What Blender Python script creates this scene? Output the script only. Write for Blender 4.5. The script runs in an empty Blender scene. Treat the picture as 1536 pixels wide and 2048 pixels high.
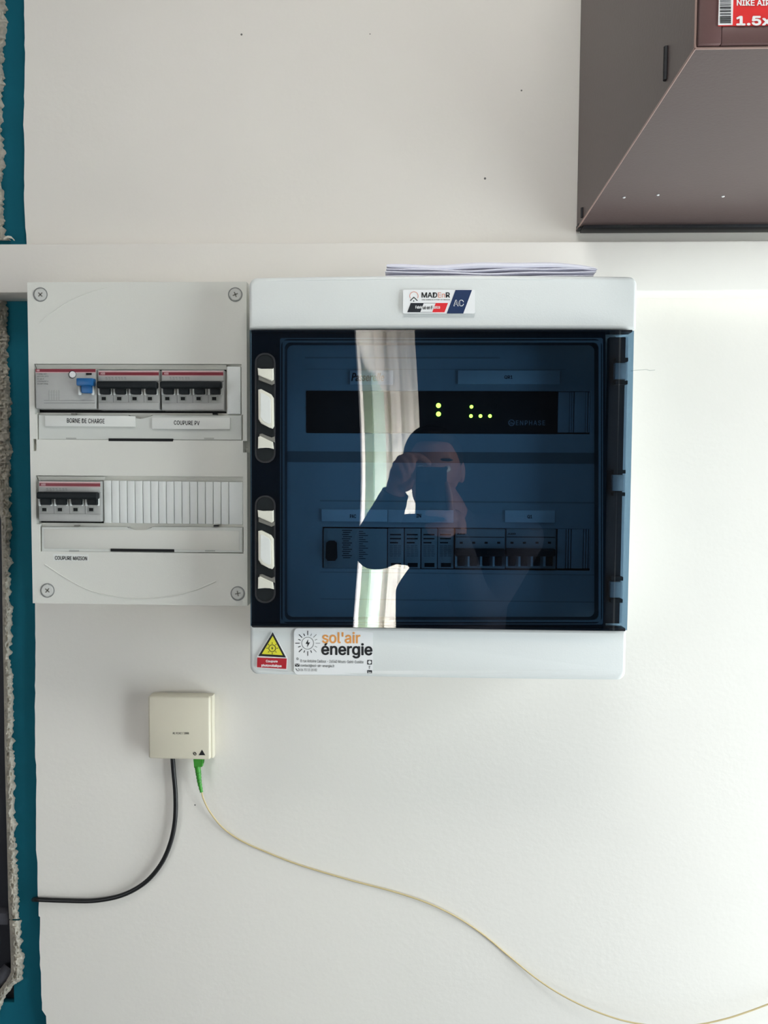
import bpy, bmesh, math, random
from mathutils import Vector, Matrix, noise
random.seed(7)
SC = bpy.context.scene
COL = SC.collection
# ------------------------------------------------------------ camera
F = 1540.0
RM = Matrix(((0.9992951, 0.037002, 0.00633651), (0.00825111, -0.05182192, -0.99862226), (-0.03662265, 0.99797061, -0.05209069)))
CAM = Vector((0, -1.0, 1.62))
cd = bpy.data.cameras.new('camera'); cam = bpy.data.objects.new('camera', cd); COL.objects.link(cam)
cd.sensor_fit = 'HORIZONTAL'; cd.sensor_width = 36.0; cd.lens = 36.0 * F / 1536.0; cd.clip_start = 0.002
mw = Matrix((RM[0], -RM[1], -RM[2])).transposed().to_4x4(); mw.translation = CAM
cam.matrix_world = mw
SC.camera = cam
# ------------------------------------------------------------ world, light, exposure
w = bpy.data.worlds.new('world'); SC.world = w; w.use_nodes = True
w.node_tree.nodes['Background'].inputs[0].default_value = (0.75, 0.87, 1.0, 1)
w.node_tree.nodes['Background'].inputs[1].default_value = 1.0
SC.view_settings.view_transform = 'Standard'; SC.view_settings.look = 'None'
SC.view_settings.exposure = 0.38; SC.view_settings.gamma = 1.0; SC.view_settings.use_curve_mapping = False
SC.cycles.max_bounces = 10; SC.cycles.transparent_max_bounces = 24; SC.cycles.diffuse_bounces = 5
def area(name, loc, target, sx, sy, power, col):
    l = bpy.data.lights.new(name, 'AREA'); l.shape = 'RECTANGLE'; l.size = sx; l.size_y = sy
    l.energy = power; l.color = col
    o = bpy.data.objects.new(name, l); COL.objects.link(o); o.location = loc
    o.rotation_euler = (Vector(target) - Vector(loc)).to_track_quat('-Z', 'Y').to_euler()
    return o
# daylight through the window in the right wall, an unseen fill light added at the left, and daylight in the bay behind
area('window_daylight', (1.42, -0.66, 1.10), (0.0, -0.66, 1.10), 1.05, 1.9, 42, (0.93, 0.96, 1.0))
area('side_fill', (-1.65, -2.35, 1.45), (0.0, -1.2, 1.4), 1.2, 1.2, 9, (0.98, 0.99, 1.0))
area('bay_daylight', (0.35, -4.3, 0.75), (-0.6, -4.4, 0.85), 1.3, 1.3, 520, (1.0, 0.99, 1.0))
area('top_fill', (0.08, -0.80, 2.70), (0.02, -0.45, 2.0), 0.5, 0.5, 6.3, (1.0, 0.99, 0.97))   # unseen fill added overhead to brighten the wall left of the cabinet
sl = bpy.data.lights.new('sun', 'SUN'); sl.energy = 4; sl.angle = math.radians(1.0); sl.color = (1.0, 0.97, 0.93)   # sun falling through the right window onto the floor
so = bpy.data.objects.new('sun', sl); COL.objects.link(so); so.location = (4, 0, 4); so.rotation_euler = Vector((-1, -0.10, -1.15)).to_track_quat('-Z', 'Y').to_euler()
# ------------------------------------------------------------ helpers
YD = -0.150            # front of the smoked door
def ray(px, py):
    return RM.transposed() @ Vector(((px - 768) / F, (py - 1024) / F, 1))
def W(px, py, y):      # pixel of the photograph to a point on the plane at this y
    d = ray(px, py); return CAM + d * ((y - CAM.y) / d.y)
def RW(px, py, y):     # the same for what is seen mirrored in the door
    d = ray(px, py); s = (2 * YD - CAM.y - y) / d.y
    return Vector((CAM.x + d.x * s, y, CAM.z + d.z * s))
def RC(x0, y0, x1, y1, Y):
    a, b, c, d = W(x0, y0, Y), W(x1, y0, Y), W(x0, y1, Y), W(x1, y1, Y)
    return (a.x + c.x) / 2, (b.x + d.x) / 2, (c.z + d.z) / 2, (a.z + b.z) / 2
WL = {}
def link(name, me, mat, parent=None, origin=None):
    if origin is None:
        if me.vertices:
            xs = [v.co for v in me.vertices]
            origin = Vector((sum(v.x for v in xs) / len(xs), sum(v.y for v in xs) / len(xs), min(v.z for v in xs)))
        else: origin = Vector()
    me.transform(Matrix.Translation(-origin))
    o = bpy.data.objects.new(name, me); COL.objects.link(o)
    WL[o.name] = origin.copy()
    if parent: o.parent = parent; o.location = origin - WL[parent.name]
    else: o.location = origin
    if mat is not None:
        for m in (mat if isinstance(mat, (list, tuple)) else [mat]): me.materials.append(m)
    return o
def obj(name, bm, mat, parent=None, smooth=False):
    bmesh.ops.recalc_face_normals(bm, faces=bm.faces)
    me = bpy.data.meshes.new(name); bm.to_mesh(me); bm.free()
    if smooth:
        me.shade_smooth()
        me.set_sharp_from_angle(angle=math.radians(38))
    return link(name, me, mat, parent)
def tag(o, label, cat, group=None):
    o['label'] = label; o['category'] = cat
    if group: o['group'] = group
    return o
def thing(name, label, cat, loc, group=None):
    o = bpy.data.objects.new(name, None); COL.objects.link(o); o.location = loc; o.empty_display_size = 0.02
    WL[o.name] = Vector(loc); tag(o, label, cat, group); return o
def struct(o): o['kind'] = 'structure'; return o
def add_box(bm, x0, x1, y0, y1, z0, z1, bev=0.0, seg=2):
    r = bmesh.ops.create_cube(bm, size=1)
    for v in r['verts']:
        v.co = Vector(((x0 + x1) / 2 + v.co.x * (x1 - x0), (y0 + y1) / 2 + v.co.y * (y1 - y0), (z0 + z1) / 2 + v.co.z * (z1 - z0)))
    if bev > 0:
        es = list({e for v in r['verts'] for e in v.link_edges})
        bmesh.ops.bevel(bm, geom=es, offset=bev, segments=seg, affect='EDGES', profile=0.5)
def pbox(bm, x0, y0, x1, y1, Yf, Yb, bev=0.0, seg=2):   # box whose front face covers a pixel rectangle at depth Yf
    X0, X1, Z0, Z1 = RC(x0, y0, x1, y1, Yf); add_box(bm, X0, X1, min(Yf, Yb), max(Yf, Yb), Z0, Z1, bev, seg)
def box(name, r, Yf, Yb, mat, parent=None, bev=0.0, seg=2):
    bm = bmesh.new(); pbox(bm, *r, Yf, Yb, bev, seg); return obj(name, bm, mat, parent, smooth=bev > 0)
def wbox(name, x0, x1, y0, y1, z0, z1, mat, parent=None, bev=0.0):
    bm = bmesh.new(); add_box(bm, x0, x1, y0, y1, z0, z1, bev); return obj(name, bm, mat, parent, smooth=bev > 0)
def add_prism(bm, pts, Yf, Yb):          # pts = world (x, z)
    a = [bm.verts.new((x, Yf, z)) for x, z in pts]; b = [bm.verts.new((x, Yb, z)) for x, z in pts]
    n = len(pts); bm.faces.new(a); bm.faces.new(b[::-1])
    for i in range(n): bm.faces.new((a[i], b[i], b[(i + 1) % n], a[(i + 1) % n]))
def PP(pts, Y): return [(W(x, y, Y).x, W(x, y, Y).z) for x, y in pts]
def prism(name, pts, Yf, Yb, mat, parent=None, bev=0):
    bm = bmesh.new(); add_prism(bm, PP(pts, Yf), Yf, Yb)
    if bev: bmesh.ops.bevel(bm, geom=[e for e in bm.edges if all(abs(v.co.y - Yf) < 1e-6 for v in e.verts)], offset=bev, segments=2, affect='EDGES')
    return obj(name, bm, mat, parent, smooth=bool(bev))
def circ(cx, cy, r, n=28, a0=0, a1=2 * math.pi): return [(cx + r * math.cos(a0 + (a1 - a0) * i / n), cy + r * math.sin(a0 + (a1 - a0) * i / n)) for i in range(n)]
def add_ring(bm, cx, cy, ro, ri, Yf, Yb, a0=0, a1=2 * math.pi, n=30):
    full = abs(a1 - a0 - 2 * math.pi) < 1e-6; m = n if full else n + 1
    rings = []
    for i in range(m):
        a = a0 + (a1 - a0) * i / n; c, s = math.cos(a), math.sin(a)
        p, q = W(cx + ro * c, cy + ro * s, Yf), W(cx + ri * c, cy + ri * s, Yf)
        rings.append([bm.verts.new((p.x, Yf, p.z)), bm.verts.new((q.x, Yf, q.z)), bm.verts.new((q.x, Yb, q.z)), bm.verts.new((p.x, Yb, p.z))])
    for i in range(n):
        A, B = rings[i], rings[(i + 1) % m]
        for k in range(4): bm.faces.new((A[k], A[(k + 1) % 4], B[(k + 1) % 4], B[k]))
    if not full: bm.faces.new(rings[0]); bm.faces.new(rings[-1][::-1])
def add_line(bm, a, b, wd, Yf, Yb):
    dx, dy = b[0] - a[0], b[1] - a[1]; L = math.hypot(dx, dy) or 1; nx, ny = -dy / L * wd / 2, dx / L * wd / 2
    add_prism(bm, PP([(a[0] + nx, a[1] + ny), (b[0] + nx, b[1] + ny), (b[0] - nx, b[1] - ny), (a[0] - nx, a[1] - ny)], Yf), Yf, Yb)
def rrect(x0, y0, x1, y1, r, n=6):
    p = []
    for cx, cy, a in ((x1 - r, y0 + r, -90), (x1 - r, y1 - r, 0), (x0 + r, y1 - r, 90), (x0 + r, y0 + r, 180)):
        for i in range(n + 1): t = math.radians(a + 90 * i / n); p.append((cx + r * math.cos(t), cy + r * math.sin(t)))
    return p
def add_tube(bm, pts, rad, n=10, caps=True):
    pts = [Vector(p) for p in pts]; rad = rad if isinstance(rad, (list, tuple)) else [rad] * len(pts)
    rows = []; up = None
    for i, p in enumerate(pts):
        d = (pts[min(i + 1, len(pts) - 1)] - pts[max(i - 1, 0)]).normalized()
        if up is None: up = d.orthogonal().normalized()
        up = (up - d * up.dot(d)).normalized(); s = d.cross(up)
        rows.append([bm.verts.new(p + (up * math.cos(2 * math.pi * k / n) + s * math.sin(2 * math.pi * k / n)) * rad[i]) for k in range(n)])
    for A, B in zip(rows, rows[1:]):
        for k in range(n): bm.faces.new((A[k], A[(k + 1) % n], B[(k + 1) % n], B[k]))
    if caps: bm.faces.new(rows[0][::-1]); bm.faces.new(rows[-1])
def spline(P, n=12):
    P = [Vector(p) for p in P]; Q = [2 * P[0] - P[1]] + P + [2 * P[-1] - P[-2]]; out = []
    for i in range(1, len(Q) - 2):
        a, b, c, d = Q[i - 1:i + 3]
        for k in range(n):
            t = k / n; out.append(0.5 * ((2 * b) + (c - a) * t + (2 * a - 5 * b + 4 * c - d) * t * t + (3 * b - a - 3 * c + d) * t ** 3))
    out.append(P[-1]); return out
# text as flat raised print, fitted to a pixel rectangle
import os
FONTS = {}
def font(nm):
    if nm not in FONTS:
        f = None
        try:
            p = os.path.join(bpy.utils.resource_path('LOCAL'), 'datafiles', 'fonts', 'Inter.woff2')
            if nm == 'inter' and os.path.exists(p): f = bpy.data.fonts.load(p)
        except Exception: f = None
        FONTS[nm] = f
    return FONTS[nm]
def text(name, s, r, Y, mat, parent, bold=0.0, th=0.0002, fnt='inter', skew=0, space=1.0):
    cu = bpy.data.curves.new(name, 'FONT'); cu.body = s; cu.size = 1; cu.resolution_u = 3; cu.shear = skew; cu.space_character = space
    f = font(fnt)
    if f: cu.font = f
    t = bpy.data.objects.new('tmp', cu); COL.objects.link(t); bpy.context.view_layer.update()
    me = bpy.data.meshes.new_from_object(t.evaluated_get(bpy.context.evaluated_depsgraph_get()))
    bpy.data.objects.remove(t); bpy.data.curves.remove(cu)
    xs = [v.co.x for v in me.vertices]; ys = [v.co.y for v in me.vertices]
    a, b, c, d = min(xs), max(xs), min(ys), max(ys)
    x0, y0, x1, y1 = r[:4]; bold *= 2.2; sl = r[4] if len(r) > 4 else 0
    for v in me.vertices:
        u = (v.co.x - a) / (b - a); q = (d - v.co.y) / (d - c)
        v.co = W(x0 + u * (x1 - x0), y0 + q * (y1 - y0) + sl * u, Y)
    me.materials.clear()
    if bold > 0:            # heavier strokes: slightly shifted copies of the outlines
        sh_ = bold * (y1 - y0) * 0.00040; bm = bmesh.new()
        for k in range(8):
            m2 = me.copy(); m2.transform(Matrix.Translation((sh_ * math.cos(k * math.pi / 4), -0.000004 * k, sh_ * 0.8 * math.sin(k * math.pi / 4)))); bm.from_mesh(m2); bpy.data.meshes.remove(m2)
        bm.to_mesh(me); bm.free()
    return link(name, me, mat, parent)
# ------------------------------------------------------------ materials
def srgb(c): return tuple(((v / 255) / 12.92 if v / 255 <= 0.04045 else ((v / 255 + 0.055) / 1.055) ** 2.4) for v in c) + (1,)
def mat(name, col, rough=0.5, var=0.0, scale=40.0, bump=0.0, bscale=200.0, metal=0.0, emit=None, spec=0.5, coat=0.0):
    m = bpy.data.materials.new(name); m.use_nodes = True; nt = m.node_tree; b = nt.nodes['Principled BSDF']
    c = srgb(col); b.inputs['Base Color'].default_value = c; b.inputs['Roughness'].default_value = rough
    b.inputs['Metallic'].default_value = metal; b.inputs['Specular IOR Level'].default_value = spec; b.inputs['Coat Weight'].default_value = coat
    tc = nt.nodes.new('ShaderNodeTexCoord')
    if var > 0:
        n = nt.nodes.new('ShaderNodeTexNoise'); n.inputs['Scale'].default_value = scale; n.inputs['Detail'].default_value = 5
        r = nt.nodes.new('ShaderNodeValToRGB'); nt.links.new(tc.outputs['Object'], n.inputs['Vector']); nt.links.new(n.outputs['Fac'], r.inputs['Fac'])
        r.color_ramp.elements[0].position = 0.3; r.color_ramp.elements[1].position = 0.7
        r.color_ramp.elements[0].color = tuple(v * (1 - var) for v in c[:3]) + (1,); r.color_ramp.elements[1].color = tuple(min(1, v * (1 + var)) for v in c[:3]) + (1,)
        nt.links.new(r.outputs['Color'], b.inputs['Base Color'])
    if bump > 0:
        n2 = nt.nodes.new('ShaderNodeTexNoise'); n2.inputs['Scale'].default_value = bscale; n2.inputs['Detail'].default_value = 4
        bp = nt.nodes.new('ShaderNodeBump'); bp.inputs['Strength'].default_value = bump; bp.inputs['Distance'].default_value = 0.001
        nt.links.new(tc.outputs['Object'], n2.inputs['Vector']); nt.links.new(n2.outputs['Fac'], bp.inputs['Height']); nt.links.new(bp.outputs['Normal'], b.inputs['Normal'])
    if emit: b.inputs['Emission Color'].default_value = srgb(emit[0]); b.inputs['Emission Strength'].default_value = emit[1]
    return m
M = {
 'wall': mat('white_wall_paint', (231, 227, 219), 0.62, 0.012, 6, 0.2, 140),
 'teal': mat('teal_paint', (8, 92, 110), 0.75, 0.05, 12, 0.3, 90, spec=0.2),
 'foam': mat('foam_plaster', (222, 216, 203), 0.85, 0.14, 60, 0.7, 260),
 'dark': mat('dark_navy', (22, 24, 34), 0.6, 0.1, 20),
 'dkgrey': mat('dark_grey_stone', (66, 66, 72), 0.8, 0.2, 40, 0.6, 80),
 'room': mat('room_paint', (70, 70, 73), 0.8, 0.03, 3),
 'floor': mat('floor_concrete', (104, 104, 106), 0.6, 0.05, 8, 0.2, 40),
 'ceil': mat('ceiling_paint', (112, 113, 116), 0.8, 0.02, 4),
 'baywall': mat('bay_paint', (226, 221, 212), 0.8, 0.02, 5),
 'plast': mat('light_grey_plastic', (218, 218, 210), 0.42, 0.01, 15, 0.12, 700),
 'plast2': mat('cover_plastic', (226, 229, 226), 0.38, 0.008, 10, 0.08, 600),
 'flap': mat('flap_plastic', (203, 206, 200), 0.4, 0.01, 20),
 'iplate': mat('inner_plate_plastic', (186, 191, 192), 0.5, 0.01, 20),
 'plastd': mat('grey_plastic', (160, 163, 158), 0.45, 0.02, 30),
 'mod': mat('module_grey', (172, 173, 170), 0.45, 0.02, 60),
 'modd': mat('module_mid_grey', (128, 130, 128), 0.5, 0.03, 60),
 'black': mat('black_plastic', (17, 23, 26), 0.55, 0.05, 50, spec=0.25),
 'hole': mat('black_gap', (8, 10, 11), 0.8),
 'gasket': mat('black_gasket', (14, 17, 24), 0.45),
 'red': mat('dark_red_print', (122, 5, 34), 0.4),
 'pink': mat('pale_pink_print', (216, 176, 178), 0.5),
 'blue': mat('blue_plastic', (14, 92, 150), 0.4),
 'white': mat('white_vinyl', (240, 241, 240), 0.45),
 'strip': mat('label_strip_white', (225, 227, 222), 0.45),
 'ink': mat('black_ink', (22, 24, 26), 0.6),
 'ink2': mat('grey_ink', (120, 122, 120), 0.6),
 'orange': mat('orange_ink', (234, 160, 84), 0.55),
 'peach': mat('peach_ink', (222, 150, 130), 0.55),
 'navy': mat('navy_ink', (12, 44, 88), 0.5),
 'flagblack': mat('dark_flag_ink', (20, 26, 36), 0.5),
 'flagred': mat('red_ink', (226, 34, 42), 0.5),
 'labred': mat('label_red_ink', (222, 40, 40), 0.5),
 'yellow': mat('yellow_ink', (222, 216, 50), 0.5),
 'darkred': mat('crimson_ink', (176, 14, 34), 0.5),
 'grip': mat('ivory_grip_plastic', (222, 220, 206), 0.45),
 'gripd': mat('shaded_grey_plastic', (118, 116, 108), 0.5),
 'socket': mat('ivory_plastic', (214, 208, 188), 0.45, 0.01, 20),
 'green': mat('green_plastic', (56, 142, 42), 0.45),
 'greend': mat('dark_green_plastic', (38, 104, 34), 0.45),
 'fibre': mat('cream_fibre_sheath', (196, 178, 134), 0.4),
 'cable': mat('black_rubber', (20, 21, 22), 0.38),
 'paper': mat('office_paper', (236, 235, 245), 0.7, 0.01, 20),
 'cab': mat('dark_brown_laminate', (88, 73, 71), 0.42, 0.06, 5, 0.15, 300),
 'cabf': mat('mauve_brown_laminate', (104, 76, 74), 0.42, 0.05, 6),
 'edge': mat('edge_highlight_brown', (168, 140, 130), 0.4),
 'metal': mat('zinc_screw', (200, 201, 196), 0.35, 0.02, 30),
 'skin': mat('skin', (168, 116, 100), 0.5, 0.04, 30),
 'jacket': mat('dark_jacket_cloth', (52, 50, 60), 0.8, 0.12, 30, 0.6, 300),
 'jeans': mat('blue_denim', (34, 56, 98), 0.85, 0.12, 60, 0.5, 500),
 'hair': mat('dark_hair', (30, 24, 22), 0.6, 0.2, 90),
 'shoe': mat('black_leather', (26, 24, 24), 0.4),
 'eye': mat('eye_white', (225, 222, 216), 0.2),
 'lip': mat('lip', (160, 90, 86), 0.5),
 'phone': mat('phone_body', (20, 22, 30), 0.25),
 'led': mat('green_led', (170, 255, 60), 0.4, emit=((185, 255, 70), 9.0)),
 'curtg': mat('pale_green_curtain', (206, 220, 208), 0.9, 0.06, 10),
 'curt': mat('white_curtain', (228, 224, 218), 0.9, 0.05, 10),
 'frame': mat('white_window_frame', (226, 228, 226), 0.5),
 'glassn': mat('gateway_text', (150, 160, 168), 0.5),
}
def wall_material():          # the same paint with a few small dirt flecks at fixed places
    m = M['wall']; nt = m.node_tree; b = nt.nodes['Principled BSDF']
    geo = nt.nodes.new('ShaderNodeNewGeometry'); prev = b.inputs['Base Color'].links[0].from_socket
    for px, py, r in ((483, 69, 2.4), (970, 357, 2.6), (1043, 181, 2.0), (390, 1610, 1.8), (740, 68, 1.3), (560, 1130, 1.5), (1090, 860, 1.5)):
        p = W(px, py, 0.0); d = nt.nodes.new('ShaderNodeVectorMath'); d.operation = 'DISTANCE'; d.inputs[1].default_value = p
        nt.links.new(geo.outputs['Position'], d.inputs[0])
        c = nt.nodes.new('ShaderNodeMath'); c.operation = 'LESS_THAN'; c.inputs[1].default_value = r * 0.00055
        nt.links.new(d.outputs['Value'], c.inputs[0])
        mx = nt.nodes.new('ShaderNodeMix'); mx.data_type = 'RGBA'; mx.inputs[7].default_value = (0.12, 0.12, 0.11, 1)
        nt.links.new(c.outputs[0], mx.inputs[0]); nt.links.new(prev, mx.inputs[6]); prev = mx.outputs[2]
    nt.links.new(prev, b.inputs['Base Color'])
wall_material()
def smoked():
    m = bpy.data.materials.new('smoked_polycarbonate'); m.use_nodes = True; nt = m.node_tree; nt.nodes.clear()
    out = nt.nodes.new('ShaderNodeOutputMaterial'); tr = nt.nodes.new('ShaderNodeBsdfTransparent'); gl = nt.nodes.new('ShaderNodeBsdfGlossy')
    tr.inputs[0].default_value = (0.455, 0.585, 0.69, 1); gl.inputs['Roughness'].default_value = 0.004
    fr = nt.nodes.new('ShaderNodeFresnel'); fr.inputs[0].default_value = 2.0
    geo = nt.nodes.new('ShaderNodeNewGeometry'); inv = nt.nodes.new('ShaderNodeMath'); inv.operation = 'SUBTRACT'; inv.inputs[0].default_value = 1
    mu = nt.nodes.new('ShaderNodeMath'); mu.operation = 'MULTIPLY'; mx = nt.nodes.new('ShaderNodeMixShader')
    nt.links.new(geo.outputs['Backfacing'], inv.inputs[1]); nt.links.new(inv.outputs[0], mu.inputs[0]); nt.links.new(fr.outputs[0], mu.inputs[1])
    nt.links.new(mu.outputs[0], mx.inputs[0]); nt.links.new(tr.outputs[0], mx.inputs[1]); nt.links.new(gl.outputs[0], mx.inputs[2]); nt.links.new(mx.outputs[0], out.inputs[0])
    return m
M['smoke'] = smoked()
def glass():
    m = bpy.data.materials.new('window_glass'); m.use_nodes = True; nt = m.node_tree; nt.nodes.clear()
    out = nt.nodes.new('ShaderNodeOutputMaterial'); tr = nt.nodes.new('ShaderNodeBsdfTransparent'); gl = nt.nodes.new('ShaderNodeBsdfGlossy')
    tr.inputs[0].default_value = (0.96, 0.98, 0.97, 1); gl.inputs['Roughness'].default_value = 0.01
    mx = nt.nodes.new('ShaderNodeMixShader'); mx.inputs[0].default_value = 0.05
    nt.links.new(tr.outputs[0], mx.inputs[1]); nt.links.new(gl.outputs[0], mx.inputs[2]); nt.links.new(mx.outputs[0], out.inputs[0])
    return m
M['glass'] = glass()

# ============================================================ STRUCTURE
XL, XR, YB, H = -2.0, 1.35, -3.4, 2.75
# old teal wall behind, ends at the opening on the far left
xo = W(9, 1000, 0.012).x
zlow = W(0, 2004, 0.012).z; bm = bmesh.new(); add_box(bm, xo, XR, 0.012, 0.16, 0, H); add_box(bm, XL, xo, 0.012, 0.16, 0, zlow); struct(obj('wall_left', bm, M['teal']))
# white skim board with a ragged left edge
edge = [(46, -260), (48, 0), (50, 120), (47, 250), (49, 300), (48, 400), (50, 440), (53, 484), (57, 600), (64, 900), (70, 1206), (71, 1300), (70, 1400), (70, 1500), (73, 1560), (72, 1600),
        (72, 1700), (75, 1725), (75, 1792), (78, 1800), (77, 1832), (80, 1834), (79, 1900), (82, 1960), (84, 2020), (92, 2032), (94, 2060), (96, 2300), (100, 2700), (104, 3400)]
rag = []
for (a, b), (c, d) in zip(edge, edge[1:]):
    n = max(1, int((d - b) / 14))
    for i in range(n):
        t = i / n; y = b + (d - b) * t; rag.append((a + (c - a) * t + (noise.noise(Vector((y * 0.05, 3, 1))) * 1.6 if 0 < y < 2048 else 0), y))
P = [W(x, y, 0.0) for x, y in rag]
pts = [(p.x, p.z) for p in P if 0 < p.z < H]
pts = [(pts[0][0], H)] + pts + [(pts[-1][0], 0)]
bm = bmesh.new(); cols = [[bm.verts.new(c) for c in ((x, 0.0, z), (x, 0.0119, z), (XR, 0.0119, z), (XR, 0.0, z))] for x, z in pts]
for A, B in zip(cols, cols[1:]):
    for k in range(4): bm.faces.new((A[k], A[(k + 1) % 4], B[(k + 1) % 4], B[k]))
bm.faces.new(cols[0]); bm.faces.new(cols[-1][::-1]); struct(obj('wall_back', bm, M['wall']))
# boxed ledge along the wall
_, _, z0, z1 = RC(300, 584, 1300, 484, -0.038)
struct(wbox('trim_1', XL, XR, -0.038, 0.0119, min(z0, z1), max(z0, z1), M['wall'], bev=0.0025))
# foam and broken plaster along the opening on the far left
R_ = [(-10, -400), (6, -100), (9, 0), (12, 40), (8, 80), (6, 150), (2, 220), (5, 300), (4, 360), (7, 420), (8, 470), (22, 480)]
R2 = [(16, 588), (10, 610), (14, 640), (15, 680), (12, 710), (18, 760), (20, 820), (20, 900), (19, 1000), (21, 1100), (20, 1200), (23, 1235), (20, 1300), (25, 1380), (26, 1480), (28, 1600), (30, 1680), (34, 1750), (36, 1800), (40, 1850), (43, 1900), (46, 1930), (44, 1962), (24, 1972), (8, 2000), (-12, 2040)]
L2 = [(-30, 588), (-30, 900), (-12, 980), (1, 1040), (3, 1150), (4, 1250), (6, 1350), (8, 1500), (11, 1620), (13, 1700), (15, 1800), (18, 1860), (20, 1920), (20, 1945), (8, 1965), (-6, 1985), (-14, 2000), (-30, 2050)]
def lerp(T, y):
    for (a, b), (c, d) in zip(T, T[1:]):
        if b <= y <= d: return a + (c - a) * (y - b) / (d - b)
    return T[0][0] if y < T[0][1] else T[-1][0]
foam = struct(thing('trim_2', 'x', 'x', W(10, 2040, 0)))
del foam['label']; del foam['category']; foam['label'] = 'rough strip of expanding foam and broken plaster beside the teal paint'
def foam_piece(Rt, Lt, y0, y1, seed, nm):
    bm = bmesh.new(); NR, NC = max(6, int((y1 - y0) / 2.2)), 15; rows = []
    for i in range(NR + 1):
        y = y0 + (y1 - y0) * i / NR; a, b = lerp(Lt, y), lerp(Rt, y); row = []
        for j in range(NC + 1):
            u = j / NC; x = a + (b - a) * u
            h = 0.007 * math.sin(math.pi * min(1, max(0, u * 0.93 + 0.07))) ** 0.6
            v = Vector((x * 0.12, y * 0.09, seed)); k = noise.noise(v) * 0.5 + noise.noise(v * 2.3) * 0.35
            lump = (1 - abs(noise.noise(v * 1.5 + Vector((9, 2, 1))))) ** 3
            if u > 0.6: x += k * 9 * (u - 0.6) / 0.4
            p = W(x, y, 0.010 - h - 0.007 * lump * math.sin(math.pi * u) - 0.004 * k)
            if j == NC: p.y = 0.0118
            if j == 0: p.y = 0.03
            row.append(bm.verts.new(p))
        rows.append(row)
    for A, B in zip(rows, rows[1:]):
        for j in range(NC): bm.faces.new((A[j], A[j + 1], B[j + 1], B[j]))
    bmesh.ops.solidify(bm, geom=bm.faces[:], thickness=0.002)
    o = obj(nm, bm, M['foam'], foam, smooth=True); o['kind'] = 'stuff'; return o
Lc = [(-40, -400), (-40, 3000)]
foam_piece(R_, Lc, -160, 481, 1.0, 'foam_lump')
foam_piece(R2, L2, 588, 1250, 4.0, 'foam_lump')
foam_piece(R2, L2, 1250, 1838, 7.0, 'plaster_piece')
foam_piece(R2, L2, 1841, 2040, 11.0, 'plaster_piece')
# small torn curls of plaster near the ledge
for pts_ in ([(0, 586), (10, 583), (20, 588), (30, 594)], [(8, 478), (16, 474), (24, 476), (29, 481)]):
    bm = bmesh.new(); add_tube(bm, spline([W(x, y, 0.004) for x, y in pts_], 5), [0.0016] * 10 + [0.0008] * 6, 6); obj('plaster_curl', bm, M['foam'], foam, True)
# the dark reveal left of the teal wall
rev = struct(wbox('trim_3', XL, xo - 0.001, 0.02, 0.16, zlow + 0.001, H, M['dark']))
bm = bmesh.new(); pbox(bm, -60, 1826, 16, 1850, 0.006, 0.03, 0.002); obj('frame_stub', bm, M['dkgrey'], rev, True)
bm = bmesh.new(); add_tube(bm, spline([W(-30, 1975, 0.012), W(-4, 1958, 0.010), W(12, 1946, 0.012), W(20, 1936, 0.016)], 5), 0.010, 10); obj('mortar_lump', bm, M['dkgrey'], rev, True)
# room shell
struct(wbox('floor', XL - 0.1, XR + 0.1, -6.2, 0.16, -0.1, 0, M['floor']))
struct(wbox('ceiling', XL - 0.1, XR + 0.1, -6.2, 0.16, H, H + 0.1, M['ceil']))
def wall_hole_x(name, X0, X1, y0, y1, hy0, hy1, hz0, hz1, m):      # wall in a plane of constant x with a window hole
    bm = bmesh.new()
    add_box(bm, X0, X1, y0, hy0, 0, H); add_box(bm, X0, X1, hy1, y1, 0, H); add_box(bm, X0, X1, hy0, hy1, 0, hz0); add_box(bm, X0, X1, hy0, hy1, hz1, H)
    return struct(obj(name, bm, m))
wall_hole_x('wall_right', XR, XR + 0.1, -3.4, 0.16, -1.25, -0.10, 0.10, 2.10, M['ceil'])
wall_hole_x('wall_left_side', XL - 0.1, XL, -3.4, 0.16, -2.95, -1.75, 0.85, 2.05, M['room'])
def window(name, X, y0, y1, z0, z1):
    bm = bmesh.new(); t = 0.05
    for a in ((y0, y0 + t, z0, z1), (y1 - t, y1, z0, z1), (y0 + t, y1 - t, z0, z0 + t), (y0 + t, y1 - t, z1 - t, z1), ((y0 + y1) / 2 - 0.03, (y0 + y1) / 2 + 0.03, z0 + t, z1 - t)):
        add_box(bm, X - 0.03, X + 0.03, a[0], a[1], a[2], a[3], 0.004)
    o = struct(obj(name, bm, M['frame']))
    obj('pane', (lambda b: (add_box(b, X - 0.003, X + 0.003, y0 + t, (y0 + y1) / 2 - .03, z0 + t, z1 - t), b)[1])(bmesh.new()), M['glass'], o)
    obj('pane', (lambda b: (add_box(b, X - 0.003, X + 0.003, (y0 + y1) / 2 + .03, y1 - t, z0 + t, z1 - t), b)[1])(bmesh.new()), M['glass'], o)
window('window_1', XR + 0.03, -1.25, -0.10, 0.10, 2.10)
window('added_window', XL - 0.05, -2.95, -1.75, 0.85, 2.05)  # made-up window to go with the added left fill light
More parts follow.
